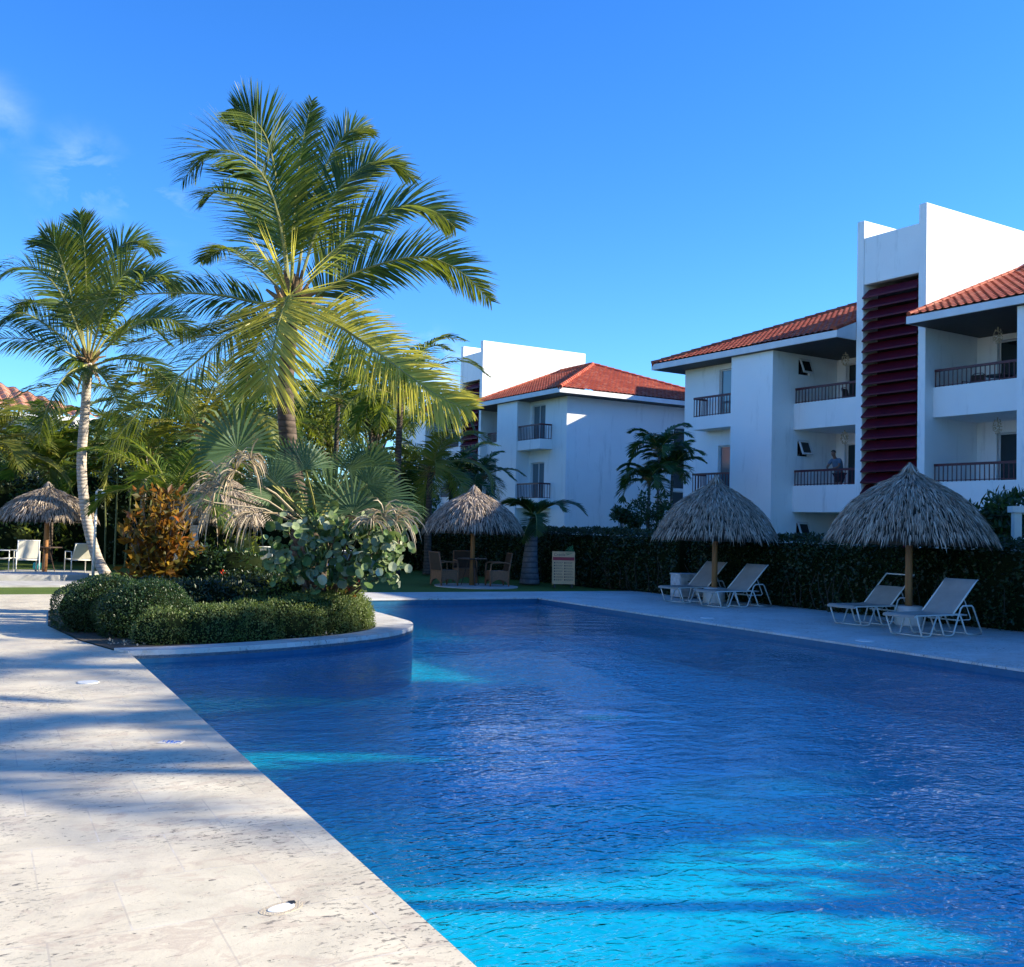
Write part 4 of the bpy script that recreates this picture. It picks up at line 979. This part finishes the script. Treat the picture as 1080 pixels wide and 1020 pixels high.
# --- procedural palms
def palm(px, d, ztop, label, nf=16, L=3.2, LL=.8, mat='coco', bark='bark_d', tr=(.13, .09), seed=1, droop=1.7, elr=(-.1, 1.35), n=46, w=.055, hang=.8, name='coconut_palm', group='palms behind the planted bed', yellow=None, base=None, coco=0, lean=0.0, bulge=1.3):
    r = random.Random(seed); p = base or V((at(px, 560, d).x, at(px, 560, d).y, 0)); c = V((p.x+lean, p.y, ztop))
    root = empty(name, p, 0, label, 'palm tree', group); o = p
    trunk(root, [p, p.lerp(c, .5)+V((-.1*lean, .05, 0)), c], tr[0], tr[1], M[bark], o, bulge, 12, 40)
    boots(root, c, tr[1], o, 16, .4, seed, coco)
    g = MB(o); rb = MB(o)
    for k in range(nf):
        az = 2.39996*k+r.uniform(-.25, .25); e = elr[1]-(elr[1]-elr[0])*((k+.5)/nf)+r.uniform(-.1, .1)
        pts = genfrond(c, az, e, L*r.uniform(.85, 1.1), droop*r.uniform(.8, 1.2), r.uniform(-.3, .3))
        frond(g, rb, pts, LL, n, w, hang, None, .024, .14, 35, r, seg=2)
    g.build('crown', M[mat], root); rb.build('frond_stems', M['rachis'], root); return root
palm(52, 35, 3.2, 'short bushy coconut palm behind the sunlit left palapa', 18, 3.2, 1.0, 'coco', 'bark_d', seed=11, elr=(.1, 1.45), droop=1.5, n=50, w=.07)
palm(-30, 31, 3.4, 'yellow green young palm cut by the left edge of the picture', 16, 3.3, .9, 'coco_y', 'bark_d', seed=12, elr=(.0, 1.3), n=50, w=.06)
palm(150, 36, 3.8, 'bushy coconut palm right of the pale leaning trunk', 18, 4.4, 1.0, 'coco', 'bark', seed=13, droop=2.0, n=52, w=.07)
palm(205, 31, 4.3, 'coconut palm with a pale trunk behind the croton', 18, 4.0, .95, 'coco_y', 'bark', seed=14, droop=2.1, n=52, w=.065)
palm(180, 27, 2.1, 'low young palm fanning out behind the croton', 11, 2.9, .8, 'coco', 'bark_d', seed=15, elr=(.2, 1.3), n=46, w=.055)
palm(262, 38, 4.6, 'coconut palm behind the big trunk, left side', 16, 4.3, 1.0, 'coco', 'bark_d', seed=16, droop=2.0, n=48, w=.07)
palm(418, 33, 5.7, 'dark trunked coconut palm between the big trunk and the far building', 17, 3.3, .85, 'coco', 'bark_d', seed=17, droop=2.1, n=50, w=.06, coco=4)
palm(352, 42, 6.6, 'farther coconut palm showing right of the big trunk', 16, 4.0, 1.0, 'coco', 'bark_d', seed=18, droop=2.0, n=46, w=.07)
palm(452, 34, 3.4, 'small yellow green palm before the far building tower', 12, 3.0, .8, 'coco_y', 'bark_d', seed=19, elr=(-.1, 1.2), droop=2.3, n=46, w=.06)
palm(475, 42, 3.2, 'dark palm in the shade below the far building tower', 14, 3.2, .8, 'coco_d', 'bark_d', seed=20, n=40, w=.06)
palm(505, 42, 3.6, 'dark palm beside the tower of the far building', 10, 2.0, .6, 'coco_d', 'bark_d', seed=40, n=36, w=.05)
for (px, d, zt, lb, sd, L) in ((694, 36.5, 4.8, 'slim areca palm against the far building end wall, tallest of its clump', 21, 2.0), (684, 36, 3.7, 'slim areca palm with a bright new frond in the clump by the far end wall', 22, 1.9), (708, 37, 4.2, 'slim areca palm at the right side of the clump, half behind the near building', 23, 1.8)):
    palm(px, d, zt-.3, lb, 10, L*.82, .6, 'areca', 'bark_g', (.06, .045), sd, 2.0, (.1, 1.35), 40, .065, .9, 'areca_palm', 'areca palms by the far building')
# bottle palm on the lawn by the menu board
p = V((14.35, 26.3, 0)); c = V((14.4, 26.2, 1.95)); root = empty('bottle_palm', p, 0, 'squat bottle palm with a swollen grey trunk between table and menu board', 'palm tree'); o = p
b = MB(o); P = catmull([p, p+V((0, 0, .25)), p+V((0, 0, .7)), p+V((.02, -.03, 1.3)), c], 24); b.tube(P, [.30*(1-.62*(i/24)**1.1)*(1+.03*(i % 2)) for i in range(25)], 16); b.build('trunk', M['bark_g'], root, True)
g = MB(o); rb = MB(o); r = random.Random(31)
for (az, e, L, dr) in ((-28, .75, 1.75, 2.1), (150, .85, 1.35, 2.2), (185, 1.0, 1.1, 2.0), (100, .9, 1.2, 1.8), (245, .2, 1.5, 1.9), (225, -.3, 1.4, .8), (60, .9, 1.2, 2), (-60, .9, 1.2, 2.2)):
    frond(g, rb, genfrond(c, R(az), e, L, dr), .5, 70, .045, .25, None, .03, .1, 30, r, seg=2)
g.build('crown', M['coco_d'], root); rb.build('frond_stems', M['rachis'], root)

# --- fan palm in the planted bed
def fanleaf(b, st, hub, root_pt, aim, nrm, rad, fold=.5, n=34, spread=150, r=rnd, droop=.25, w=1.0):
    st.tube([root_pt, root_pt.lerp(hub, .5)+UP*.05, hub], [.022, .016, .012], 6)
    S_ = aim.cross(nrm).normalized(); nrm = S_.cross(aim).normalized()
    for k in range(n):
        a = R(-spread+2*spread*k/(n-1)); d = aim*math.cos(a)+S_*math.sin(a)
        L = rad*(.72+.28*math.cos(a*.5))*r.uniform(.93, 1.05); wd = (S_*math.cos(a)-aim*math.sin(a)); base = len(b.v)
        wseg = 2*math.sin(R(spread)/(n-1))*L*.62*w; q = V(hub); dd = (d+nrm*fold*.15).normalized()
        pr = [.0, .95, .62, .02]; stp = [0, .55, .28, .17]
        tw = nrm*(.5 if k % 2 else -.5)
        for i in range(4):
            q = q+dd*L*stp[i]; wv = (wd+tw*.8).normalized()*wseg*.5*pr[i]*(1 if i != 1 else .92)
            b.v.append(q+wv-b.o); b.v.append(q-wv-b.o)
            dd = (dd-UP*droop*(.4 if i < 2 else 1.6)).normalized()
        for i in range(3): b.f.append((base+2*i, base+2*i+1, base+2*i+3, base+2*i+2))
Df = 16.0; p = V((at(335, 600, Df).x, at(335, 600, Df).y, 0)); fp = empty('fan_palm', p, 0, 'blue green fan palm with hanging dead leaves round the big trunk', 'palm tree'); o = p
hc = at(330, 560, Df); trunk(fp, [p, p.lerp(hc, .5), hc], .2, .17, M['bark_d'], o, 1.1, 12, 30)
g = MB(o); st = MB(o)
rf = random.Random(41)
fans = [(250, 474, -.6, -.5, .75, .80, -FWD+UP*.5), (287, 512, -1.3, -.05, 1, .5, -FWD), (350, 530, .2, .05, 1, .75, -FWD+RGT*.3), (372, 540, -.6, .35, 1, .65, -FWD+RGT*.2), (392, 528, -.4, 1, .2, .75, UP*.5-FWD),
        (308, 495, .6, -.3, 1, .65, -FWD), (380, 500, .8, .5, 1, .7, -FWD+UP*.3), (408, 540, .1, .8, .1, .7, UP-FWD*.5), (232, 520, .2, -1, .05, .6, UP-FWD*.4)]
for k in range(13):
    px = rf.uniform(285, 400); ax = (px-335)/60+rf.uniform(-.3, .3); fans.append((px, rf.uniform(490, 560), rf.uniform(-1.0, .9), ax, rf.uniform(.2, 1), rf.uniform(.38, .62), (-FWD+rv(rf)*.9+UP*.2)))
for (px, py, dz, ax, ay, rad, nf) in fans:
    aim = (RGT*ax+UP*ay-FWD*rf.uniform(-.2, .3)).normalized(); fanleaf(g, st, at(px, py, Df+dz), hc+rv()*.1, aim, nf.normalized(), rad, .5, 38, rnd.uniform(80, 125), droop=rf.uniform(.2, .5))
g.build('crown', M['fan'], fp); st.build('leaf_stalks', M['rachis'], fp)
b = MB(o); st2 = MB(o)
for (px, py, dz, ax, ay, rad) in ((248, 496, -1.2, -.5, .3, .42), (232, 512, -.9, -.8, .2, .5), (264, 485, -1.4, .3, .3, .38), (225, 530, -.7, -.9, .0, .5), (405, 545, -1.0, .6, .4, .42), (418, 548, -1.0, .9, .1, .45), (392, 552, -1.2, .0, .4, .36), (268, 540, -.8, -.6, -.2, .5)):
    hub = at(px, py, Df+dz); aim = (RGT*ax+UP*ay-FWD*.2).normalized()
    st2.tube([hc, hc.lerp(hub, .5)+UP*.12, hub], [.02, .015, .01], 6)
    for k in range(34):
        a = rnd.uniform(-1.9, 1.9); S_ = aim.cross(-FWD).normalized(); d = (aim*math.cos(a)+S_*math.sin(a)-FWD*rnd.uniform(-.3, .5)).normalized()
        b.blade(hub, d, rv(), rad*rnd.uniform(.8, 1.5), .02, rnd.uniform(2.2, 3.6), 4)
b.build('dead_leaves', M['dryleaf'], fp); st2.build('dead_stalks', M['dryleaf'], fp)

# ------------------------------------------------------------------ leafy masses
def shell_leaves(b, surf, n, size, w=.5, r=rnd, inward=.12, up=.3):
    "surf(r) -> (point, normal)"
    for k in range(n):
        p, nn = surf(r); p = p-nn*r.random()**2*inward
        d = (rv(r)+nn*.6+UP*up).normalized(); sd = d.cross(nn+rv(r)*.5)
        if sd.length < .05: continue
        L = size*r.uniform(.6, 1.25); b.leaf(p, d, sd.normalized(), L, L*w)
def ellip(c, rx, ry, rz_, bump_=.08, seed=0, low=-.75):
    c = V(c); fr = random.Random(seed); ph = [fr.uniform(0, 6) for _ in range(6)]
    def s(r):
        while True:
            d = rv(r)
            if d.z > low: break
        k = 1+bump_*(math.sin(5*d.x+ph[0])+math.sin(6*d.y+ph[1])+math.sin(7*d.z+ph[2])+.6*math.sin(13*d.x+ph[3])+.6*math.sin(12*d.y+ph[4]))*.4
        p = c+V((d.x*rx, d.y*ry, d.z*rz_))*k; return p, V((d.x/rx, d.y/ry, d.z/rz_)).normalized()
    return s
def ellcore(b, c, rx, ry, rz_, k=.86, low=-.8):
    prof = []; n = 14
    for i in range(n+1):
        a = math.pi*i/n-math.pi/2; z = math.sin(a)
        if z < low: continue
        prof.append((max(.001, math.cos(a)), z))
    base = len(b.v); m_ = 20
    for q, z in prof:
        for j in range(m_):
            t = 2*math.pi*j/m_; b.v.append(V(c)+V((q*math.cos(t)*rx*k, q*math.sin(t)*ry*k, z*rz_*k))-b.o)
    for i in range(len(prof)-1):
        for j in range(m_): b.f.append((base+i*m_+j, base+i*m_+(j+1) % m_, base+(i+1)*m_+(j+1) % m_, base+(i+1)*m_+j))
def bush(name, label, cat, blobs, mat, size, dens, group=None, core='core', w=.5, seed=0, inward=.12, extra=None, up=.3, bump_=.08):
    c0 = V((blobs[0][0][0], blobs[0][0][1], 0)); root = empty(name, c0, 0, label, cat, group)
    r = random.Random(seed+5); b = MB(c0); k = MB(c0)
    for i, (c, rx, ry, rz_) in enumerate(blobs):
        ar = 2*math.pi*((rx*ry)**1.6/3+2*((rx*rz_)**1.6)/3)**(1/1.6); shell_leaves(b, ellip(c, rx, ry, rz_, bump_, seed+i), int(ar*dens), size, w, r, inward, up); ellcore(k, c, rx, ry, rz_)
    b.build('leaves', M[mat], root); k.build('dark_core', M[core], root, True)  # solid dark core added inside the leaves
    if extra: extra(root, c0)
    return root
def gp(px, py, z=0): 
    q = G(px, py); return (q.x, q.y, z)
c = G(103, 662)
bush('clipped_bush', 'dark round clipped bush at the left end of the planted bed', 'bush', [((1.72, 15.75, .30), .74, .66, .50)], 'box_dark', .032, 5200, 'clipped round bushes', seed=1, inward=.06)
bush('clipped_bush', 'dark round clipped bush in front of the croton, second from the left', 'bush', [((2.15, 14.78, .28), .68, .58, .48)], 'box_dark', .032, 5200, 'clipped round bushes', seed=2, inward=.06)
# low hedge that follows the kerb
r = random.Random(9); blobs = []
for i, (x, y, rx, ry, h) in enumerate([(2.75, 13.9, .5, .34, .36), (3.3, 14.05, .55, .38, .38), (3.9, 14.3, .6, .42, .42), (4.5, 14.7, .6, .45, .44), (5.0, 15.25, .55, .5, .46), (5.3, 16.1, .5, .7, .5), (2.2, 13.85, .42, .3, .33), (3.0, 13.98, .5, .36, .38), (4.2, 14.5, .6, .44, .44), (4.78, 15.0, .55, .5, .46), (5.2, 15.7, .5, .5, .48), (4.4, 15.3, .6, .5, .46), (3.6, 14.8, .6, .45, .42), (5.35, 17.2, .45, .7, .5)]): blobs.append(((x, y, .12), rx, ry, h))
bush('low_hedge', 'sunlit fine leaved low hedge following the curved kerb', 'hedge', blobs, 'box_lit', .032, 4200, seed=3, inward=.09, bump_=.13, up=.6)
# fallen ground leaves
b = MB((2, 13.8, 0)); r = random.Random(4)
for k in range(260):
    x = r.uniform(1.5, 4.6); yy = 13.45+.18*(x-1.5)+r.uniform(.0, .35)+(.05 if x < 2.6 else 0); d = rv(r); d.z *= .3; b.leaf(V((x, yy, .035+r.random()*.02)), d.normalized(), d.cross(UP).normalized(), .05, .03)
tag(b.build('leaf_litter', M['dryleaf']), 'dry fallen leaves strewn along the edge of the planted bed', 'leaves', kind='stuff')
bush('ground_bush', 'dark leafy shrub filling the bed below the croton', 'bush', [((3.3, 16.6, .25), .9, .7, .45), ((4.1, 17.2, .3), 1.0, .7, .5), ((2.6, 17.2, .25), .7, .7, .4)], 'hedge', .06, 2000, seed=6, inward=.12)
def flowers(pts):
    def f(root, c0):
        b = MB(c0); r = random.Random(8)
        for p in pts:
            for k in range(16): d = rv(r); b.leaf(V(p)+d*.025, d, d.cross(rv(r)).normalized(), .035, .025)
        b.build('flowers', M['red'], root)
    return f
bush('ixora_bush', 'small leaved bush with red flower heads above the right end of the low hedge', 'bush', [((5.15, 16.6, .42), .62, .55, .42), ((4.55, 16.1, .4), .55, .45, .38), ((5.5, 17.2, .4), .5, .5, .36)], 'bush_y', .055, 1100, seed=7, inward=.12,
     extra=flowers([at(372, 608, 16.2), at(377, 614, 16.1), at(366, 609, 16.3), at(373, 631, 16.0), at(354, 609, 16.4), at(366, 622, 16.0)]))
bush('hibiscus_bush', 'dark bush with two red flowers beside the croton', 'bush', [((4.0, 17.6, .65), .6, .5, .5), ((3.6, 18.0, .6), .5, .5, .55)], 'box_dark', .08, 500, seed=8, inward=.2, extra=flowers([at(235, 604, 16.9), at(240, 619, 16.7), at(242, 617, 16.7)]))
# croton
def leafyplant(name, label, cat, base, stems, mat, size, w, seed, dens, group=None, cluster=14, stemmat='branch', fold=.1, clr=.18):
    r = random.Random(seed); base = V(base); root = empty(name, base, 0, label, cat, group); st = MB(base); b = MB(base)
    for tip in stems:
        tip = V(tip); mid = base.lerp(tip, .5)+rv(r)*.06-UP*.02; P = catmull([base+V((tip.x-base.x, tip.y-base.y, 0))*.25, mid, tip], 8); st.tube(P, [.014*(1-.06*i) for i in range(9)], 5)
        for q in P[3:]:
            for k in range(cluster):
                d = rv(r); d = (d+UP*.35).normalized(); pp = q+rv(r)*clr*r.random(); sd = d.cross(rv(r)).normalized(); L = size*r.uniform(.6, 1.2); b.leaf(pp, d, sd, L, L*w, fold)
    b.build('leaves', M[mat], root); st.build('stems', M[stemmat], root); return root
r = random.Random(21); Dc = 17.4; stems = []
for k in range(34):
    t = r.random(); px = 168+r.gauss(0, 1)*17; py = r.uniform(525, 618); wd = 34 if py > 560 else 26; px = min(max(px, 168-wd), 168+wd+(6 if py > 570 else 0)); stems.append(at(px, py, Dc+r.uniform(-.35, .35)))
stems += [at(150, 524, Dc), at(165, 520, Dc), at(176, 522, Dc), at(140, 545, Dc), at(200, 570, Dc), at(135, 565, Dc)]
cb = at(168, 640, Dc); leafyplant('croton_shrub', 'tall croton shrub with orange and bronze leaves at the left of the bed', 'shrub', (cb.x, cb.y, 0), stems, 'croton', .20, .44, 22, 1, cluster=9, clr=.14)
# sea grape
r = random.Random(23); Dg = 15.1; root = empty('sea_grape', V((5.1, 16.1, 0)), 0, 'sea grape shrub with big round leaves, some coloured sunlit pale, under the fan palm', 'shrub'); base = V((5.1, 16.1, 0)); b = MB(base); st = MB(base)
cl = []
for k in range(30):
    px = r.uniform(288, 414); top = 550 if px > 300 else 575; py = r.uniform(top, 618-(max(0, px-340))*.25); cl.append(at(px, py, Dg+r.uniform(-.5, .6)))
cl += [at(408, 592, Dg-.2), at(400, 577, Dg-.3), at(415, 565, Dg-.2), at(378, 600, Dg-.3), at(410, 605, Dg-.2), at(380, 560, Dg), at(355, 552, Dg), at(392, 555, Dg)]
for q in cl:
    P = catmull([base+V((r.uniform(-.2, .2), r.uniform(-.2, .2), .1)), base.lerp(q, .5)+UP*.15+rv(r)*.1, q], 6); st.tube(P, [.022*(1-.1*i) for i in range(7)], 5)
    for k in range(24):
        c_ = q+rv(r)*.34*r.random(); nn = (rv(r)+SD*.55-FWD*.35).normalized(); a = nn.cross(rv(r)).normalized(); d = nn.cross(a); R0 = r.uniform(.045, .088); n_ = 10
        vs = [c_-nn*.01]+[c_+(a*math.cos(2*math.pi*j/n_)+d*math.sin(2*math.pi*j/n_)*.92)*R0*(1 if j != 0 else .82)+nn*.012*abs(math.sin(2*math.pi*j/n_)) for j in range(n_)]
        b.add(vs, [(0, j+1, (j+1) % n_+1) for j in range(n_)])
b.build('leaves', M['sea_grape'], root, False); st.build('stems', M['branch'], root)

# ------------------------------------------------------------------ long hedge behind the far deck
def hedge(name, label, pts, h, dep, mat='hedge', size=.085, dens=520, seed=1):
    r = random.Random(seed); c0 = V((pts[0][0], pts[0][1], 0)); root = empty(name, c0, 0, label, 'hedge'); b = MB(c0); k = MB(c0); tw = MB(c0)
    for (p, q) in zip(pts[:-1], pts[1:]):
        p, q = V((*p, 0)), V((*q, 0)); L = (q-p).length; d = (q-p)/L; nn = V((-d.y, d.x, 0))   # nn points to the pool side
        wob = lambda s, z: .07*math.sin(s*2.1+z*3)+.06*math.sin(s*4.7+1.3*z+1)+.04*math.sin(s*9.1+z*7)
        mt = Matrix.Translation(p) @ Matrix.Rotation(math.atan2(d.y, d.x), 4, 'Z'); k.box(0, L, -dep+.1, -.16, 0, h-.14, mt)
        for i in range(int(L*h*dens)):
            s = r.uniform(0, L); z = r.random()*h; pos = p+d*s+nn*(wob(s, z)-.2*r.random()**1.5)+UP*z; dd = (rv(r)+nn*.5-UP*.1).normalized(); LL = size*r.uniform(.6, 1.3); b.leaf(pos, dd, dd.cross(rv(r)).normalized(), LL, LL*.6)
        for i in range(int(L*dep*dens*.9)):
            s = r.uniform(0, L); t = r.random(); pos = p+d*s-nn*t*dep+UP*(h+wob(s, t*3)*.6-.12*r.random()**2); dd = (rv(r)+UP*.7).normalized(); LL = size*r.uniform(.6, 1.3); b.leaf(pos, dd, dd.cross(rv(r)).normalized(), LL, LL*.6)
        for i in range(int(L*3)):
            s = r.uniform(0, L); z = r.uniform(0, .9); p0 = p+d*s+nn*.0+UP*z*.3; tw.tube([p+d*s-nn*.1-UP*.02, p0, p0+nn*.05+UP*.35+d*r.uniform(-.15, .15), p0+nn*r.uniform(0, .08)+UP*.7+d*r.uniform(-.3, .3)], [.012, .012, .009, .005], 5)
    b.build('leaves', M[mat], root); k.build('dark_core', M['core'], root); tw.build('bare_stems', M['hedge_stem'], root); return root  # dark inner box added behind the hedge leaves
hedge('long_hedge', 'long dark hedge behind the loungers along the far deck', [(16.6, 1.0), (16.45, 12.0), (16.15, 18.9), (15.95, 21.0)], 1.56, 1.1, seed=1)
hedge('long_hedge', 'dark hedge continuing behind the wicker chairs and menu board', [(15.85, 21.35), (15.6, 24.9), (15.1, 29.5), (14.2, 35.5)], 1.60, 1.1, seed=2)
# shrub tree behind the hedge on the right
def crowntree(name, label, base, h, rad, mat, size=.12, clumps=26, per=150, seed=1, group=None, trunkr=.12, zc=None, w=.45, squash=.8, clump=.45, open_=1.0, cat='tree'):
    r = random.Random(seed); base = V(base); root = empty(name, base, 0, label, cat, group); zc = zc or h-rad*squash
    c = base+UP*zc; b = MB(base); st = MB(base)
    st.tube([base, base.lerp(c, .5)+rv(r)*.1, c], [trunkr*1.3, trunkr, trunkr*.6], 8)
    for k in range(clumps):
        d = rv(r); q = c+V((d.x*rad, d.y*rad, d.z*rad*squash))*(r.random()**.45)*.85
        st.tube([base.lerp(c, r.uniform(.5, .95)), base.lerp(c, .8).lerp(q, .5)+rv(r)*.1, q], [trunkr*.4, trunkr*.25, trunkr*.08], 5)
        cr = rad*clump*r.uniform(.6, 1.1)
        for i in range(per):
            e = rv(r); pp = q+V((e.x*cr, e.y*cr, e.z*cr*.7))*(r.random()**.5*open_); dd = (rv(r)+e*.4+UP*.2).normalized(); L = size*r.uniform(.6, 1.3); b.leaf(pp, dd, dd.cross(rv(r)).normalized(), L, L*w)
    b.build('crown', M[mat], root); st.build('trunk', M['branch'], root, True); return root
p = at(1062, 560, 21.5); crowntree('frangipani_tree', 'leafy shrub tree behind the hedge at the right edge', (p.x, p.y, 0), 2.95, 1.05, 'box_dark', .2, 34, 60, 3, w=.3, trunkr=.06, zc=2.0, squash=.8, clump=.35)
p = at(1035, 560, 22.0); crowntree('frangipani_tree', 'sparse spiky shrub left of the white post behind the hedge', (p.x, p.y, 0), 2.7, .6, 'box_dark', .26, 14, 26, 4, w=.2, trunkr=.04, zc=2.0, clump=.3)
for (px, d, h, rr, sd, lb) in ((655, 34, 2.6, .5, 5, 'thin small leaved shrub against the far end wall'), (684, 33, 3.0, .75, 6, 'rounder dark shrub under the areca palms'), (668, 35, 2.2, .5, 16, 'low dark shrub between the thin shrub and the areca palms'), (706, 34, 2.6, .8, 26, 'dark shrub at the foot of the near building corner')):
    p = at(px, 560, d); crowntree('wall_shrub', lb, (p.x, p.y, 0), h, rr, 'box_dark', .13, 18, 50, sd, trunkr=.03, group='shrubs by the far end wall', clump=.35, cat='shrub')
# background trees on the left
BG = [(-40, 46, 5.6, 3.0, 'tree1', 'dark broad tree at the far left edge'), (18, 44, 5.9, 2.6, 'tree2', 'feathery grey green tree below the distant tiled roof'), (75, 50, 6.4, 2.8, 'tree1', 'dark broad tree behind the pale leaning trunk'), (130, 46, 6.4, 3.0, 'tree2', 'feathery tree between the two coconut palms'),
      (185, 50, 8.0, 3.4, 'tree1', 'broad tree left of the big palm trunk'), (240, 48, 7.6, 3.2, 'tree1', 'dense tree right behind the half hidden palapa'), (300, 56, 9.5, 3.6, 'bush_y', 'light green tree behind the big palm trunk'), (345, 54, 9.3, 2.8, 'bush_y', 'light green tree top just right of the big trunk'), (392, 50, 9.3, 2.3, 'tree1', 'dark dense tree crown behind the dark trunked palm'),
      (-90, 42, 7, 3.2, 'tree1', 'broad tree beyond the left edge of the picture'), (412, 42, 5.0, 2.0, 'tree1', 'low dark tree before the far building')]
for i, (px, d, h, rr, mt, lb) in enumerate(BG):
    p = at(px, 560, d); crowntree('garden_tree', lb, (p.x, p.y, 0), h, rr, mt, .24, 40, 110, 50+i, group='trees behind the left lawn', trunkr=.16, squash=.85, clump=.42)
# tall shrub screen under the trees
for i, (px, d, rr, lb) in enumerate(((-20, 38, 1.9, 'leftmost'), (35, 39, 1.8, 'directly behind the sunlit palapa'), (95, 38, 1.9, 'behind the pale leaning trunk'), (150, 37, 1.9, 'left of the croton'), (205, 37, 1.8, 'right behind the croton'), (262, 36, 1.9, 'behind the half hidden palapa'), (322, 37, 1.8, 'behind the fan palm'), (372, 38, 1.7, 'behind the sea grape'), (418, 38, 1.4, 'before the far building'))):
    p = at(px, 560, d); bush('screen_shrub', 'dark tall shrub of the garden screen, '+lb, 'shrub', [((p.x, p.y, 1.3), rr*1.15, rr*.7, 2.1)], 'hedge' if i % 2 else 'tree1', .16, 120, 'dark shrubs closing the garden', seed=60+i, inward=.4, bump_=.25)
# canes
r = random.Random(77)
for i, px in enumerate((112, 122, 133, 141, 152, 163, 172, 184)):
    d = r.uniform(33.5, 35.5); p = at(px, 560, d); b = MB((p.x, p.y, 0)); root = None
    top = V((p.x+r.uniform(-.35, .35), p.y, r.uniform(2.6, 3.4))); b.tube([V((p.x, p.y, 0)), V((p.x, p.y, 0)).lerp(top, .5)+V((r.uniform(-.05, .05), 0, 0)), top], [.035, .03, .02], 6)
    tag(b.build('bare_cane', M['bamboo']), 'thin bare cane among those standing in the dark screen right of the leaning palm', 'cane', 'bare canes right of the leaning palm')
for (px, py, d, lb, sd) in ((10, 575, 34, 'bright green leafy shrub behind the leftmost white chair', 1), (248, 560, 27, 'yellow green shrub behind the half hidden palapa post', 2), (72, 590, 36, 'green shrub behind the reclined white chair', 3)):
    p = at(px, py, d); bush('leafy_shrub', lb, 'shrub', [((p.x, p.y, .7), .8, .6, .75)], 'bush_y', .16, 110, seed=80+sd, inward=.4, bump_=.2)
# unseen palms and trees added right of the camera to shade pool and deck
SH = [(15.2, .6, 7.4, 'palm'), (19.0, 3.9, 8.7, 'palm'), (15.9, -2.0, 5.4, 'tree'), (16.2, .6, 4.2, 'tree'), (15.9, 3.4, 4.2, 'tree'), (20.0, 1.0, 8.8, 'tree'), (20.5, 5.2, 9.0, 'tree'), (20.9, 3.4, 7.2, 'tree'), (21.0, 6.8, 8.2, 'tree')]
SHL = ['unseen slender coconut palm added for shade beside the far deck', 'unseen taller coconut palm added for shade behind the hedge', 'unseen low tree added for shade, nearest the camera', 'unseen low tree added for shade, second from the camera', 'unseen low tree added for shade, third from the camera', 'unseen tall tree added for shade behind the hedge', 'unseen tallest tree added for shade beside the taller palm', 'unseen middling tree added for shade before the right building', 'unseen tree added for shade closest to the right picture edge']
for i, (x, yy, h, kd) in enumerate(SH):
    if kd == 'palm': palm(0, 0, h, SHL[i], 15, 2.8 if i == 0 else 3.2, .8, 'coco', 'bark', seed=90+i, base=V((x, yy, 0)), group='unseen coconut palms added for shade', n=44, w=.06)
    else: crowntree('unseen_shade_tree', SHL[i], (x, yy, 0), h, 1.6 if h < 5 else 1.85, 'tree1', .24, 50 if h < 5 else 70, 130, 95+i, group='unseen trees added for shade', trunkr=.12)
